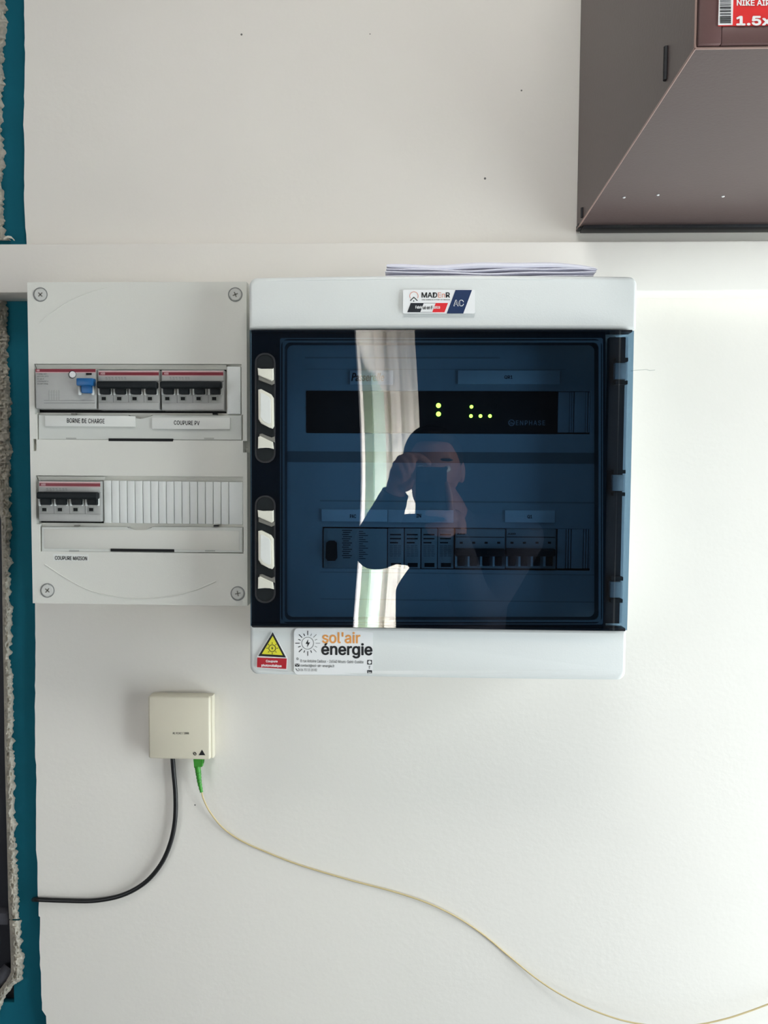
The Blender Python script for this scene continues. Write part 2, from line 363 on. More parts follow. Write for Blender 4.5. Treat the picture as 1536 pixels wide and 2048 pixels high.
# rear wall with the opening into the bright bay that shows in the door
ox0, ox1 = RW(707, 950, YB).x, RW(826, 950, YB).x
YE = -5.3
bm = bmesh.new(); add_box(bm, XL, ox0, YB - 0.1, YB, 0, H); add_box(bm, ox1, XR, YB - 0.1, YB, 0, H); add_box(bm, ox0, ox1, YB - 0.1, YB, 2.50, H); add_box(bm, ox0, ox1, YB - 0.1, YB, 0, 0.72)
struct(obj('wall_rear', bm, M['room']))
bm = bmesh.new(); add_box(bm, ox0 - 0.1, ox0, YE, YB - 0.1, 0, H); add_box(bm, 0.9, 1.0, YE, YB - 0.1, 0, H)
struct(obj('wall_bay', bm, M['baywall']))
struct(wbox('wall_bay_end', ox0 - 0.1, 1.0, YE - 0.1, YE, 0, H, M['baywall']))
def curtain(name, p0, p1, z0, z1, amp, folds, m, label):
    bm = bmesh.new(); n = 120; d = (Vector(p1) - Vector(p0)); nrm = Vector((-d.y, d.x)).normalized(); rows = []
    for i in range(n + 1):
        t = i / n; q = Vector(p0) + d * t; row = []
        for k in range(9):
            s = k / 8; a = amp * (0.6 + 0.5 * s) * (math.sin(t * folds * 2 * math.pi) + 0.4 * math.sin(t * folds * 4.3 * math.pi + 1 + s)); r = q + nrm * a
            row.append(bm.verts.new((r.x, r.y, z1 + (z0 - z1) * s)))
        rows.append(row)
    for A, B in zip(rows, rows[1:]):
        for k in range(8): bm.faces.new((A[k], A[k + 1], B[k + 1], B[k]))
    bmesh.ops.solidify(bm, geom=bm.faces[:], thickness=0.002)
    return tag(obj(name, bm, m, None, True), label, 'curtain')
curtain('curtain', (ox0 + 0.05, YB - 0.35), (ox0 + 0.05, YE + 0.1), 0.02, 2.18, 0.014, 6, M['curtg'], 'pale green curtain mirrored as the left part of the bright strip in the door')
curtain('curtain', (ox0 + 0.10, YE + 0.06), (0.7, YE + 0.06), 0.02, 2.7, 0.014, 9, M['curt'], 'white folded curtain mirrored beside the green one in the smoked door')

# ============================================================ BROWN WALL CABINET (top right)
cab = thing('wall_cabinet', 'dark brown box-shaped cabinet mounted at the top right above the ledge', 'cabinet', W(1165, 460, 0))
YC = -0.425
a = W(1156, 459, 0); xw = (W(1161, 0, 0).x + W(1153, 458, 0).x) / 2
xf = W(1390, 97, YC).x; zf = W(1390, 97, YC).z; zb = W(1170, 460, -0.002).z; x2 = xf + 0.45; zt = zf + 0.40
bm = bmesh.new()
V = [bm.verts.new(c) for c in ((xw, -0.001, zb), (x2, -0.001, zb), (x2, YC, zf), (xf, YC, zf), (xw, -0.001, zt), (x2, -0.001, zt), (x2, YC, zt), (xf, YC, zt))]
for f_ in ((0, 1, 2, 3), (4, 7, 6, 5), (0, 3, 7, 4), (1, 5, 6, 2), (3, 2, 6, 7), (0, 4, 5, 1)): bm.faces.new([V[i] for i in f_])
bmesh.ops.bevel(bm, geom=bm.edges[:], offset=0.0012, segments=2, affect='EDGES'); obj('carcass', bm, M['cab'], cab, True)
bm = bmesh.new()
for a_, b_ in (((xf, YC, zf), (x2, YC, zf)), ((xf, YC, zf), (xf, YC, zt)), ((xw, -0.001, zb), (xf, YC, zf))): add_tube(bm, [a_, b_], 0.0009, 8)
obj('edge_highlight', bm, M['edge'], cab, True)  # pale tubes paint the highlight along the front and mitre edges
# raised front frame around a set-back panel
xi = W(1440, 50, YC).x; zi = W(1440, 52, YC).z
bm = bmesh.new(); add_box(bm, xf + .001, xi, YC - 0.004, YC, zf + .001, zt, 0.001); add_box(bm, xi, x2, YC - 0.004, YC, zf + .001, zi, 0.001); obj('front_frame', bm, M['cabf'], cab, True)
wbox('front_panel', xi, x2, YC - 0.0015, YC, zi, zt, M['cabf'], cab)
# rear mounting rail under the bottom with its corner foot
bm = bmesh.new(); add_box(bm, xw + 0.004, x2, -0.022, -0.0012, zb - 0.004, zb + 0.008, 0.001); obj('mounting_rail', bm, M['gasket'], cab, True)
bm = bmesh.new(); p = W(1152, 463, -0.002); q = W(1177, 452, -0.002); add_box(bm, p.x, q.x, -0.016, -0.0012, p.z, q.z, 0.001); obj('corner_foot', bm, M['gasket'], cab, True)
def lside(t, s):     # point on the left side face: t = depth 0..1, s = z
    return Vector((xw + (xf - xw) * t, YC * t, s))
nl = Vector((YC, -(xf - xw), 0)).normalized()
if nl.x > 0: nl = -nl
for t, za, zb2, nm in ((0.845, 0.060, 0.010, 'slot'), (0.09, 0.026, 0.004, 'slot')):
    zc = zb + (zf - zb) * t; bm = bmesh.new()
    add_tube(bm, [lside(t, zc + zb2) + nl * 0.0005, lside(t, zc + za * 0.6) + nl * 0.0005], 0.0022, 8); obj(nm, bm, M['gasket'], cab, True)
for px, py in ((1248, 395), (1316, 390), (1446, 393)):     # pale drips of paint on the underside
    for k in range(60):                                        # walk to the depth where the ray meets the underside
        y = -0.001 + YC * k / 60; t = y / YC; zz = zb + (zf - zb) * t; pp = W(px, py, y)
        if pp.z <= zz: break
    bm = bmesh.new(); bmesh.ops.create_icosphere(bm, subdivisions=1, radius=0.0013, matrix=Matrix.Translation(pp) @ Matrix.Diagonal((1.5, 1, 0.8, 1))); obj('paint_drip', bm, M['white'], cab, True)
yl = YC - 0.0045
lab = box('shop_label', (1438, -70, 1700, 50), yl, yl + 0.0004, M['labred'], cab); lab['label'] = 'red and white label with a barcode'
box('barcode_ground', (1438, -70, 1467, 50), yl - 0.0002, yl, M['white'], lab)
bm = bmesh.new(); y = -68
for k in range(40):
    h_ = random.choice((1.2, 1.8, 2.8)); pbox(bm, 1440, y, 1462, y + h_, yl - 0.0004, yl - 0.0002); y += h_ + random.choice((1.2, 1.6, 2.4))
    if y > 45: break
obj('barcode', bm, M['ink'], lab)
text('lettering', 'NIKE AIR', (1474, 0, 1540, 11), yl - 0.0003, M['white'], lab, 0.02)
text('lettering', '1.5x', (1474, 33, 1542, 50), yl - 0.0003, M['white'], lab, 0.035)

# ============================================================ LEFT CONSUMER UNIT
YP = -0.100
cu = thing('consumer_unit', 'light grey two row electrical panel with a screwed cover on the left of the wall', 'electrical panel', W(278, 1205, 0))
X0, X1, Z0, Z1 = RC(62, 564, 494, 1208, -0.09)
x0c, x1c, z0c, z1c = RC(60, 564, 489, 1209, YP)
bm = bmesh.new(); add_box(bm, x0c + 0.001, x1c + 0.0035, -0.086, -0.0005, z0c - 0.001, z1c + 0.0005, 0.003); add = obj('body', bm, M['plast'], cu, True)
def plate_with_holes(rect, holes, Yf, Yb):      # all rectangles in pixels at Yf
    R0 = RC(*rect, Yf); Hs = [RC(*h, Yf) for h in holes]
    xs = sorted({R0[0], R0[1]} | {v for h in Hs for v in h[:2]}); zs = sorted({R0[2], R0[3]} | {v for h in Hs for v in h[2:]})
    bm = bmesh.new(); vd = {}
    def v(x, z):
        if (x, z) not in vd: vd[(x, z)] = bm.verts.new((x, Yf, z))
        return vd[(x, z)]
    for i in range(len(xs) - 1):
        for j in range(len(zs) - 1):
            cx, cz = (xs[i] + xs[i + 1]) / 2, (zs[j] + zs[j + 1]) / 2
            if any(h[0] < cx < h[1] and h[2] < cz < h[3] for h in Hs): continue
            bm.faces.new((v(xs[i], zs[j]), v(xs[i + 1], zs[j]), v(xs[i + 1], zs[j + 1]), v(xs[i], zs[j + 1])))
    r = bmesh.ops.extrude_face_region(bm, geom=bm.faces[:]); 
    for e in r['geom']:
        if isinstance(e, bmesh.types.BMVert): e.co.y = Yb
    bmesh.ops.recalc_face_normals(bm, faces=bm.faces)
    return bm
def bevel_mod(o, wd=0.0012, seg=2):
    m = o.modifiers.new('bevel', 'BEVEL'); m.width = wd; m.segments = seg; m.limit_method = 'ANGLE'; m.angle_limit = math.radians(40); return o
holes = [(69, 728, 483, 829), (74, 829, 486, 880), (72, 952, 486, 1050), (80, 1050, 487, 1105), (486, 882, 494, 905), (66, 878, 73, 902)]
o = obj('cover', plate_with_holes((60, 564, 489, 1209), holes, YP, YP + 0.012), M['plast'], cu); bevel_mod(o, 0.0013, 2)
# sunk floor behind the openings
pv = -0.0935
o = obj('inner_frame', plate_with_holes((64, 724, 487, 1108), [(69, 738, 453, 826), (73, 961, 207, 1046)], pv, pv + 0.006), M['plast'], cu)
o = box('dark_interior', (66, 728, 486, 1108), -0.080, -0.0865, M['hole'], cu)
# sloped lip above each row
for a_ in ((70, 729, 452, 738), (74, 953, 207, 961)):
    X = RC(*a_, YP); bm = bmesh.new(); v = [bm.verts.new(c) for c in ((X[0], YP + .001, X[3]), (X[1], YP + .001, X[3]), (X[1], pv - .002, X[2]), (X[0], pv - .002, X[2]), (X[0], pv, X[3]), (X[1], pv, X[3]), (X[1], pv, X[2]), (X[0], pv, X[2]))]
    for f_ in ((0, 1, 2, 3), (4, 7, 6, 5), (0, 4, 5, 1), (2, 6, 7, 3), (1, 5, 6, 2), (0, 3, 7, 4)): bm.faces.new([v[i] for i in f_])
    obj('lip', bm, M['plast'], cu)
# screws
for px, py in ((80.5, 589), (470.5, 589), (94.5, 1181), (475.5, 1187)):
    bm = bmesh.new(); add_ring(bm, px, py, 14.5, 12.4, YP - 0.0003, YP, n=32); obj('screw_recess', bm, M['modd'], cu)
    bm = bmesh.new(); add_prism(bm, PP(circ(px, py, 11.8), YP - 0.0012), YP - 0.0012, YP + 0.001)
    bmesh.ops.bevel(bm, geom=[e for e in bm.edges if all(v.co.y < YP - 0.001 for v in e.verts)], offset=0.0005, segments=2, affect='EDGES'); s = obj('screw', bm, M['metal'], cu, True)
    bm = bmesh.new(); an = random.random() * 1.5
    for q in (0, math.pi / 2): add_line(bm, (px - 5.5 * math.cos(an + q), py - 5.5 * math.sin(an + q)), (px + 5.5 * math.cos(an + q), py + 5.5 * math.sin(an + q)), 2.2, YP - 0.00135, YP - 0.001)
    obj('screw_slot', bm, M['gripd'], s)
# label flaps
def flap(r, notch, slot):
    o = prism('label_flap', [(r[0], r[1])] + [(notch - 24, r[1]), (notch - 14, r[1] + 6), (notch, r[1] + 9), (notch + 14, r[1] + 6), (notch + 24, r[1])] + [(r[2], r[1] + 1), (r[2], r[3] + 1), (r[0], r[3])], YP + 0.0008, pv, M['flap'], cu, 0.0006)
    box('finger_slot', slot, YP - 0.0003, YP + 0.002, M['hole'], o)
    for nx in (r[0] + 65, r[2] - 58): box('hinge_nib', (nx, r[1] - 3.5, nx + 9, r[1] - 0.8), YP - 0.0004, YP + 0.004, M['black'] if nx > 300 else M['gripd'], o)
    for nx in (r[0] + 55, r[2] - 75):
        bm = bmesh.new(); add_line(bm, (nx, r[3] - 2.4), (nx + 20, r[3] - 2.2), 2.4, YP + 0.0004, YP + 0.001); obj('latch', bm, M['plastd'], o)
    return o
f1 = flap((77, 830, 483, 879), 281, (217, 877, 346, 882.5)); f2 = flap((83, 1054, 485, 1104), 279, (221, 1098, 348, 1103.5))
box('flap_inset', (88, 1060, 479, 1099), YP + 0.0004, YP + 0.002, M['plast'], f2, 0.0004)
for r, s, tr in (((90, 832, 270, 853), 'BORNE DE CHARGE', (134, 836.5, 209, 845.5, 1.4)), ((304, 835, 460, 858), 'COUPURE PV', (348, 841, 399, 849.5, 1))):
    l = box('label_strip', r, YP - 0.0012, YP + 0.0008, M['strip'], cu, 0.0002)
    text('lettering', s, tr, YP - 0.00135, M['ink'], l, 0.018, space=1.05)
text('lettering', 'COUPURE MAISON', (110, 1112, 174, 1119.5, 1.2), YP - 0.0004, M['ink'], cu, 0.02)
box('maison_sticker', (106, 1108, 177, 1122), YP - 0.0002, YP + 0.0002, M['strip'], cu)
# moulded arcs on the cover
bm = bmesh.new(); add_tube(bm, spline([W(x, y, YP - 0.0001) for x, y in ((90, 1129), (130, 1155), (175, 1179), (230, 1193), (280, 1197), (335, 1193), (385, 1182), (432, 1163))], 8), 0.0007, 6); obj('moulded_arc', bm, M['plast'], cu, True)
bm = bmesh.new(); add_tube(bm, spline([W(x, y, YP - 0.0000) for x, y in ((78, 646), (105, 625), (140, 602), (175, 586), (215, 574))], 8), 0.0004, 6); obj('moulded_arc', bm, M['plast'], cu, True)
# blanking modules
box('blanking_plate', (454, 733, 481, 828), YP + 0.0005, pv, M['plast2'], cu, 0.0006)
rx = [207 + 15.65 * i for i in range(17)] + [486]
for a_, b_ in zip(rx, rx[1:]):
    if b_ - a_ < 2: continue
    dy = (a_ - 207) * 0.012
    box('blanking_module', (a_ + 0.6, 961 + dy, b_ - 0.4, 1046 + dy), YP + 0.0012, pv, M['plast2'], cu, 0.0009)

def breaker(nm, x0, y0, x1, y1, label, off=(-4, -6), nt=4, brand=True):
    YM = YP - 0.004; h = y1 - y0
    t = thing(nm, label, 'circuit breaker', W((x0 + x1) / 2, y1, YM), 'grey four pole breakers in the left panel')
    X = RC(x0, y0, x1, y1, YM); mm = X[1] - X[0]
    bm = bmesh.new(); add_box(bm, X[0], X[1], YM, -0.087, X[2], X[3], 0.0007); obj('body', bm, M['mod'], t, True)
    wd = x1 - x0
    box('top_plate', (x0 + 1, y0 + 1.5, x1 - 1, y0 + 22), YM - 0.0015, YM, M['mod'], t, 0.0003)
    Y2 = YM - 0.0017
    s = box('red_stripe', (x0 + 1.5, y0 + 4.5, x1 - 1.5, y0 + 10.5), Y2, Y2 + 0.0003, M['red'], t)
    bm = bmesh.new(); pbox(bm, x0 + 1.5, y0 + 1.8, x1 - 1.5, y0 + 4, Y2, Y2 + 0.0002); pbox(bm, x0 + 1.5, y0 + 11, x1 - 1.5, y0 + 12, Y2, Y2 + 0.0002); obj('pale_line', bm, M['pink'], t)
    text('lettering', 'ABB', (x0 + 5, y0 + 5.2, x0 + 14, y0 + 9.2), Y2 - 0.0002, M['pink'], s, 0.03)
    bm = bmesh.new()
    for k in range(7):
        xx = x0 + 14 + k * 6.3 + random.random() * 2; pbox(bm, xx, y0 + 14.5, xx + 3.8, y0 + 15.5, Y2, Y2 + .0002); pbox(bm, xx + random.random() * 2, y0 + 17.5, xx + 4.4, y0 + 18.4, Y2, Y2 + .0002)
    obj('fine_print', bm, M['ink2'], t)
    Y3 = YM - 0.013; p = wd / nt
    a_ = RC(x0 + off[0], y0 + 22, x1 + off[1], y0 + 36.5, Y3)
    bm = bmesh.new(); add_box(bm, a_[0], a_[1], Y3, YM - 0.004, a_[2], a_[3], 0.0022, 3); obj('toggle_bar', bm, M['black'], t, True)
    for i in range(nt):
        cx = x0 + off[0] / 2 - 0.5 + p * (i + 0.5)
        box('toggle_lever', (cx - 9.5, y0 + 34, cx + 9.5, y0 + 48), Y3 + 0.004, YM, M['black'], t, 0.0008)
        bm = bmesh.new()
        for sx in (-13.5, 10.2): 
            Xc = RC(cx + sx, y0 + 34, cx + sx + 3.4, y0 + 50, YM - 0.004); add_box(bm, Xc[0], Xc[1], YM - 0.004, YM, Xc[2], Xc[3], 0.0007)
        obj('toggle_cheek', bm, M['plast2'], t, True)
        ix = x0 + 11.5 + p * i
        box('indicator_frame', (ix - 6.5, y0 + 52, ix + 6.5, y0 + 62.5), YM - 0.0004, YM, M['plastd'], t, 0.0001)
        box('indicator', (ix - 4.2, y0 + 54, ix + 4.2, y0 + 60.5), YM - 0.0006, YM, M['hole'], t)
        if i: box('seam', (x0 + p * i - 0.4, y0 + 50, x0 + p * i + 0.4, y1 - 1), YM - 0.0002, YM, M['modd'], t)
    box('lower_step', (x0 + 1, y1 - 15, x1 - 1, y1 - 1.5), YM - 0.0012, YM, M['mod'], t, 0.0004)
    return t
breaker('circuit_breaker', 196, 740, 319, 820, 'grey four pole breaker with black toggles, middle of the upper left row')
breaker('circuit_breaker', 323, 740, 448, 821, 'grey four pole breaker with black toggles above the COUPURE PV strip')
breaker('circuit_breaker', 77, 962, 202, 1043, 'grey four pole breaker alone in the lower row above COUPURE MAISON', off=(-5, -8))
# residual current device
YM = YP - 0.005
rcd = thing('residual_current_device', 'grey residual current device with a blue toggle, first in the upper row', 'circuit breaker', W(130, 819, YM))
X = RC(70, 737, 192, 818, YM)
bm = bmesh.new(); add_box(bm, X[0], X[1], YM, -0.087, X[2], X[3], 0.0016, 3); obj('body', bm, M['mod'], rcd, True)
s = box('red_stripe', (71, 738, 191, 744), YM - 0.0003, YM, M['red'], rcd); box('pale_line', (71, 744.2, 191, 745.6), YM - 0.0003, YM, M['pink'], rcd)
text('lettering', 'ABB', (73, 739, 79, 742.5), YM - 0.0004, M['pink'], s, 0.03)
prism('test_button', circ(144.5, 749, 6.5, 20), YM - 0.0016, YM, M['white'], rcd, 0.0005)
prism('button_rim', circ(144.5, 749, 7.6, 20), YM - 0.0006, YM, M['black'], rcd)
box('indicator', (172, 745.8, 183, 750), YM - 0.0006, YM, M['hole'], rcd)
Y3 = YM - 0.011
box('toggle', (152, 756, 186, 771), Y3, YM - 0.002, M['blue'], rcd, 0.0012); box('toggle_lever', (162, 769, 182, 786), Y3 + 0.003, YM, M['blue'], rcd, 0.0008)
for xx in (155, 181.5): box('toggle_cheek', (xx, 772, xx + 6, 790), YM - 0.004, YM, M['plast2'], rcd, 0.0012)
for k, (s_, wq) in enumerate((('F204 AC', 19), ('40/0,03', 23), ('AC 40 A', 14), ('230/400 V', 23), ('2CSF204', 22))): text('lettering', s_, (74, 746.5 + k * 4.9, 74 + wq, 749.4 + k * 4.9), YM - 0.0003, M['ink2'], rcd, 0.01)
bm = bmesh.new()
for k in range(5): add_line(bm, (98 + k * 5, 780), (98 + k * 5, 800), 0.6, YM - .0003, YM)
for k in range(3): add_line(bm, (98, 784 + k * 6), (120, 784 + k * 6), 0.6, YM - .0003, YM)
obj('wiring_diagram', bm, M['plastd'], rcd)
bm = bmesh.new(); add_line(bm, (88, 806), (190, 806), 0.8, YM - .0003, YM); add_line(bm, (88, 801), (188, 801), 0.6, YM - .0003, YM); obj('seam', bm, M['modd'], rcd)

# ============================================================ SMOKED-DOOR ENCLOSURE
YE_ = -0.140
en = thing('solar_switchboard', 'large white enclosure with a smoked transparent door and grey latches', 'electrical panel', W(880, 1355, 0))
def cover(nm, r, ctop, cbot):
    X0, X1, Z0, Z1 = RC(*r, YE_); bm = bmesh.new(); n = 32; bv = 0.008
    # profile polygon in xz with rounded corners, extruded to a bulging front
    pts = []
    for cx, cz, a, rr in ((X1, Z1, 0, ctop), (X0, Z1, 90, ctop), (X0, Z0, 180, cbot), (X1, Z0, 270, cbot)):
        sx, sz = (-1 if cx == X1 else 1), (-1 if cz == Z1 else 1)
        for i in range(7):
            t = math.radians(a + 15 * i); pts.append((cx + sx * rr + rr * math.cos(t), cz + sz * rr + rr * math.sin(t)))
    # subdivide long horizontal runs
    P2 = []
    for i, p in enumerate(pts):
        q = pts[(i + 1) % len(pts)]; P2.append(p)
        if abs(q[0] - p[0]) > 0.1:
            for k in range(1, n): P2.append((p[0] + (q[0] - p[0]) * k / n, p[1] + (q[1] - p[1]) * k / n))
    cxm = (X0 + X1) / 2; hw = (X1 - X0) / 2; czm = (Z0 + Z1) / 2; hz = (Z1 - Z0) / 2
    loops = []
    for ins, dy in ((0, None), (0.0, 0.0035), (0.0006, 0.0015), (0.0018, 0.0004), (0.004, 0.0)):
        L = []
        for x, z in P2:
            bx = 1 - ((x - cxm) / hw) ** 2
            kx = (x - cxm) * (1 - ins / hw) + cxm; kz = (z - czm) * (1 - ins / hz) + czm
            kz += 0.0014 * bx * (1 if z > czm else 0) * (1 if ctop > cbot or nm == 'top_cover' else 0)
            L.append(bm.verts.new((kx, -0.02 if dy is None else YE_ - 0.003 * bx + dy, kz)))
        loops.append(L)
    m = len(P2)
    for A, B in zip(loops, loops[1:]):
        for i in range(m): bm.faces.new((A[i], A[(i + 1) % m], B[(i + 1) % m], B[i]))
    bm.faces.new(loops[0][::-1]); F_ = bm.faces.new(loops[-1]); bmesh.ops.triangulate(bm, faces=[F_], quad_method='BEAUTY')
    return obj(nm, bm, M['plast2'], en, True)
cover('top_cover', (497.5, 554, 1274, 658.5), 0.009, 0.0015)
cover('bottom_cover', (499.5, 1255, 1252.5, 1355), 0.0015, 0.009)
# body: back and sides
Xa, Xb, Za, Zb = RC(499, 556, 1272, 1356, YE_)
_, _, zd0, zd1 = RC(500, 659, 1271, 1256, YD)
bm = bmesh.new(); add_box(bm, Xa + .003, Xb - .006, -0.012, -0.0005, Za + .004, Zb - .004, 0.002)
add_box(bm, Xa + 0.001, Xa + 0.005, -0.136, -0.012, zd0 + .002, zd1 - .002); add_box(bm, Xb - 0.012, Xb - 0.006, -0.118, -0.012, zd0 + .002, zd1 - .002)
obj('body', bm, M['plast2'], en)
# face plate with the module rows
YI = -0.098
o = obj('face_plate', plate_with_holes((566, 672, 1226, 1254), [(612, 782, 1181, 867), (645, 1056, 1181, 1139)], YI, YI + 0.003), M['iplate'], en); bevel_mod(o, 0.0006, 1)
for r in ((566, 904, 1226, 926), (640, 1002, 1190, 1005), (640, 1146, 1190, 1148), (640, 1200, 1190, 1202), (610, 714, 1000, 717), (610, 738, 1130, 739)):
    box('plate_groove', r, YI - 0.0003, YI + 0.001, M['modd'] if r[3] - r[1] > 10 else M['plastd'], en)
box('dark_interior', (560, 668, 1232, 1254), YI + 0.012, YI + 0.014, M['hole'], en)
# blanking pieces on the right of both rows
for (a_, b_) in ((1116, 1139), (1140, 1143), (1144, 1147), (1149, 1171), (1172, 1175), (1177, 1180)):
    box('blanking_module', (a_, 784, b_, 865), YI + 0.0006, YI + 0.010, M['iplate'], en, 0.0004)
for (a_, b_) in ((1115, 1131), (1133, 1136), (1138, 1141), (1143, 1166), (1168, 1171), (1173, 1176), (1178, 1180)):
    box('blanking_module', (a_, 1058, b_, 1137), YI + 0.0006, YI + 0.010, M['iplate'], en, 0.0004)
for r, s, tr, m_ in (((700, 741, 786, 769), 'Passerelle', (703, 746, 768, 762), 'ink'), ((916, 741, 1120, 768), 'QR1', (1009, 751, 1025, 758), 'ink'), ((643, 1019, 775, 1043), 'PAC', (700, 1029, 712, 1036), 'ink'),
                 ((776, 1020, 907, 1045), 'IN', (833, 1028, 842, 1035), 'ink'), ((1010, 1021, 1110, 1045), 'Q1', (1055, 1030, 1064, 1037), 'ink')):
    l = box('label_strip', r, YI - 0.0022, YI, M['white'], en, 0.0003); text('lettering', s, tr, YI - 0.0024, M[m_], l, 0.025 if s != 'Passerelle' else 0.02, fnt='inter' if s != 'Passerelle' else 'b', skew=0 if s != 'Passerelle' else 0.25)
# dark gasket ring round the viewing field
def ring_frame(nm, outer, inner, ri, Yf, Yb, m, par):
    n = 8; O = rrect(*outer, 4, n); I = rrect(*inner, ri, n); bm = bmesh.new(); L = []
    for a_, b_ in zip(O, I):
        p, q = W(*a_, Yf), W(*b_, Yf); L.append([bm.verts.new((p.x, Yf, p.z)), bm.verts.new((q.x, Yf, q.z)), bm.verts.new((q.x, Yb, q.z)), bm.verts.new((p.x, Yb, p.z))])
    for i in range(len(L)):
        A, B = L[i], L[(i + 1) % len(L)]
        for k in range(4): bm.faces.new((A[k], A[(k + 1) % 4], B[(k + 1) % 4], B[k]))
    return obj(nm, bm, m, par)
door = thing('door', 'x', 'x', W(880, 1255, YD)); del door['label']; del door['category']
door.parent = en; door.location = WL[door.name] - WL[en.name]; door['label'] = 'smoked transparent hinged door'
ring_frame('gasket', (503, 661, 1211, 1255), (568, 684, 1198, 1241), 12, -0.144, -0.122, M['gasket'], door)
ring_frame('gasket_lip', (565, 681, 1202, 1244), (568.5, 684.5, 1197.5, 1240.5), 12, -0.1445, -0.142, M['modd'], door)
ring_frame('gasket_lip', (560, 676, 1206, 1249), (562, 678, 1204, 1247), 14, -0.1445, -0.142, M['modd'], door)
# the smoked sheet: flat, very slightly warped, its right edge rolled back
Xd0, Xd1, Zd0, Zd1 = RC(500, 660, 1271, 1257, YD)
Xd1 = (W(1272, 662, YD).x + W(1255, 1258, YD).x) / 2
bm = bmesh.new(); xs = []
xroll = W(1206, 950, YD).x
x = Xd0
xs = [Xd0, Xd0 + 0.002] + [Xd0 + 0.002 + (xroll - Xd0 - 0.002) * i / 26 for i in range(1, 27)] + [xroll + (Xd1 - xroll) * i / 14 for i in range(1, 15)]
NZ = 26; grid = []
for i, x in enumerate(xs):
    row = []
    for k in range(NZ + 1):
        v = k / NZ; z = Zd0 + (Zd1 - Zd0) * v
        s = WARP = 0.0060 * math.sin(math.pi * v)
        y = YD + s * (x - (Xd0 + Xd1) / 2) * -1
        if x > xroll:
            t = (x - xroll) / (Xd1 - xroll); y += 0.0045 * (t - math.sin(2 * math.pi * t) / (2 * math.pi))
        row.append(bm.verts.new((x, y, z)))
    grid.append(row)
for A, B in zip(grid, grid[1:]):
    for k in range(NZ): bm.faces.new((A[k], A[k + 1], B[k + 1], B[k]))
bmesh.ops.recalc_face_normals(bm, faces=bm.faces)
if sum(f.normal.y for f in bm.faces) > 0: bmesh.ops.reverse_faces(bm, faces=bm.faces)
front = bm.faces[:]
r = bmesh.ops.extrude_face_region(bm, geom=front)
for e in r['geom']:
    if isinstance(e, bmesh.types.BMVert): e.co.y += 0.0028
obj('smoked_sheet', bm, M['smoke'], door, True)
# dark edge strips top and bottom of the sheet, and behind the right band: rib and hinges
for r in ((501, 660, 1270, 664), (501, 1252, 1254, 1257)): 
    X = RC(*r, -0.146); wbox('edge_strip', X[0] + .001, Xd1 - 0.002, -0.1462, -0.130, X[2], X[3], M['gasket'], door)
xb0 = W(1212, 950, -0.125).x
wbox('hinge_rail', xb0, Xd1 - 0.004, -0.128, -0.118, Zd0 + 0.004, Zd1 - 0.004, M['gasket'], en)
for py in (742, 966, 1180):
    zc = W(1250, py, -0.136).z; h = thing('hinge', 'x', 'x', (Xd1 - 0.012, -0.128, zc)); del h['label']; del h['category']
    h.parent = en; h.location = WL[h.name] - WL[en.name]
    wbox('knuckle', Xd1 - 0.017, Xd1 - 0.004, -0.1355, -0.128, zc - 0.009, zc + 0.009, M['mod'], h, 0.001)
    for dz in (-0.0125, 0.0125): wbox('hinge_gap', Xd1 - 0.016, Xd1 - 0.003, -0.1362, -0.128, zc + dz - 0.002, zc + dz + 0.002, M['hole'], h)
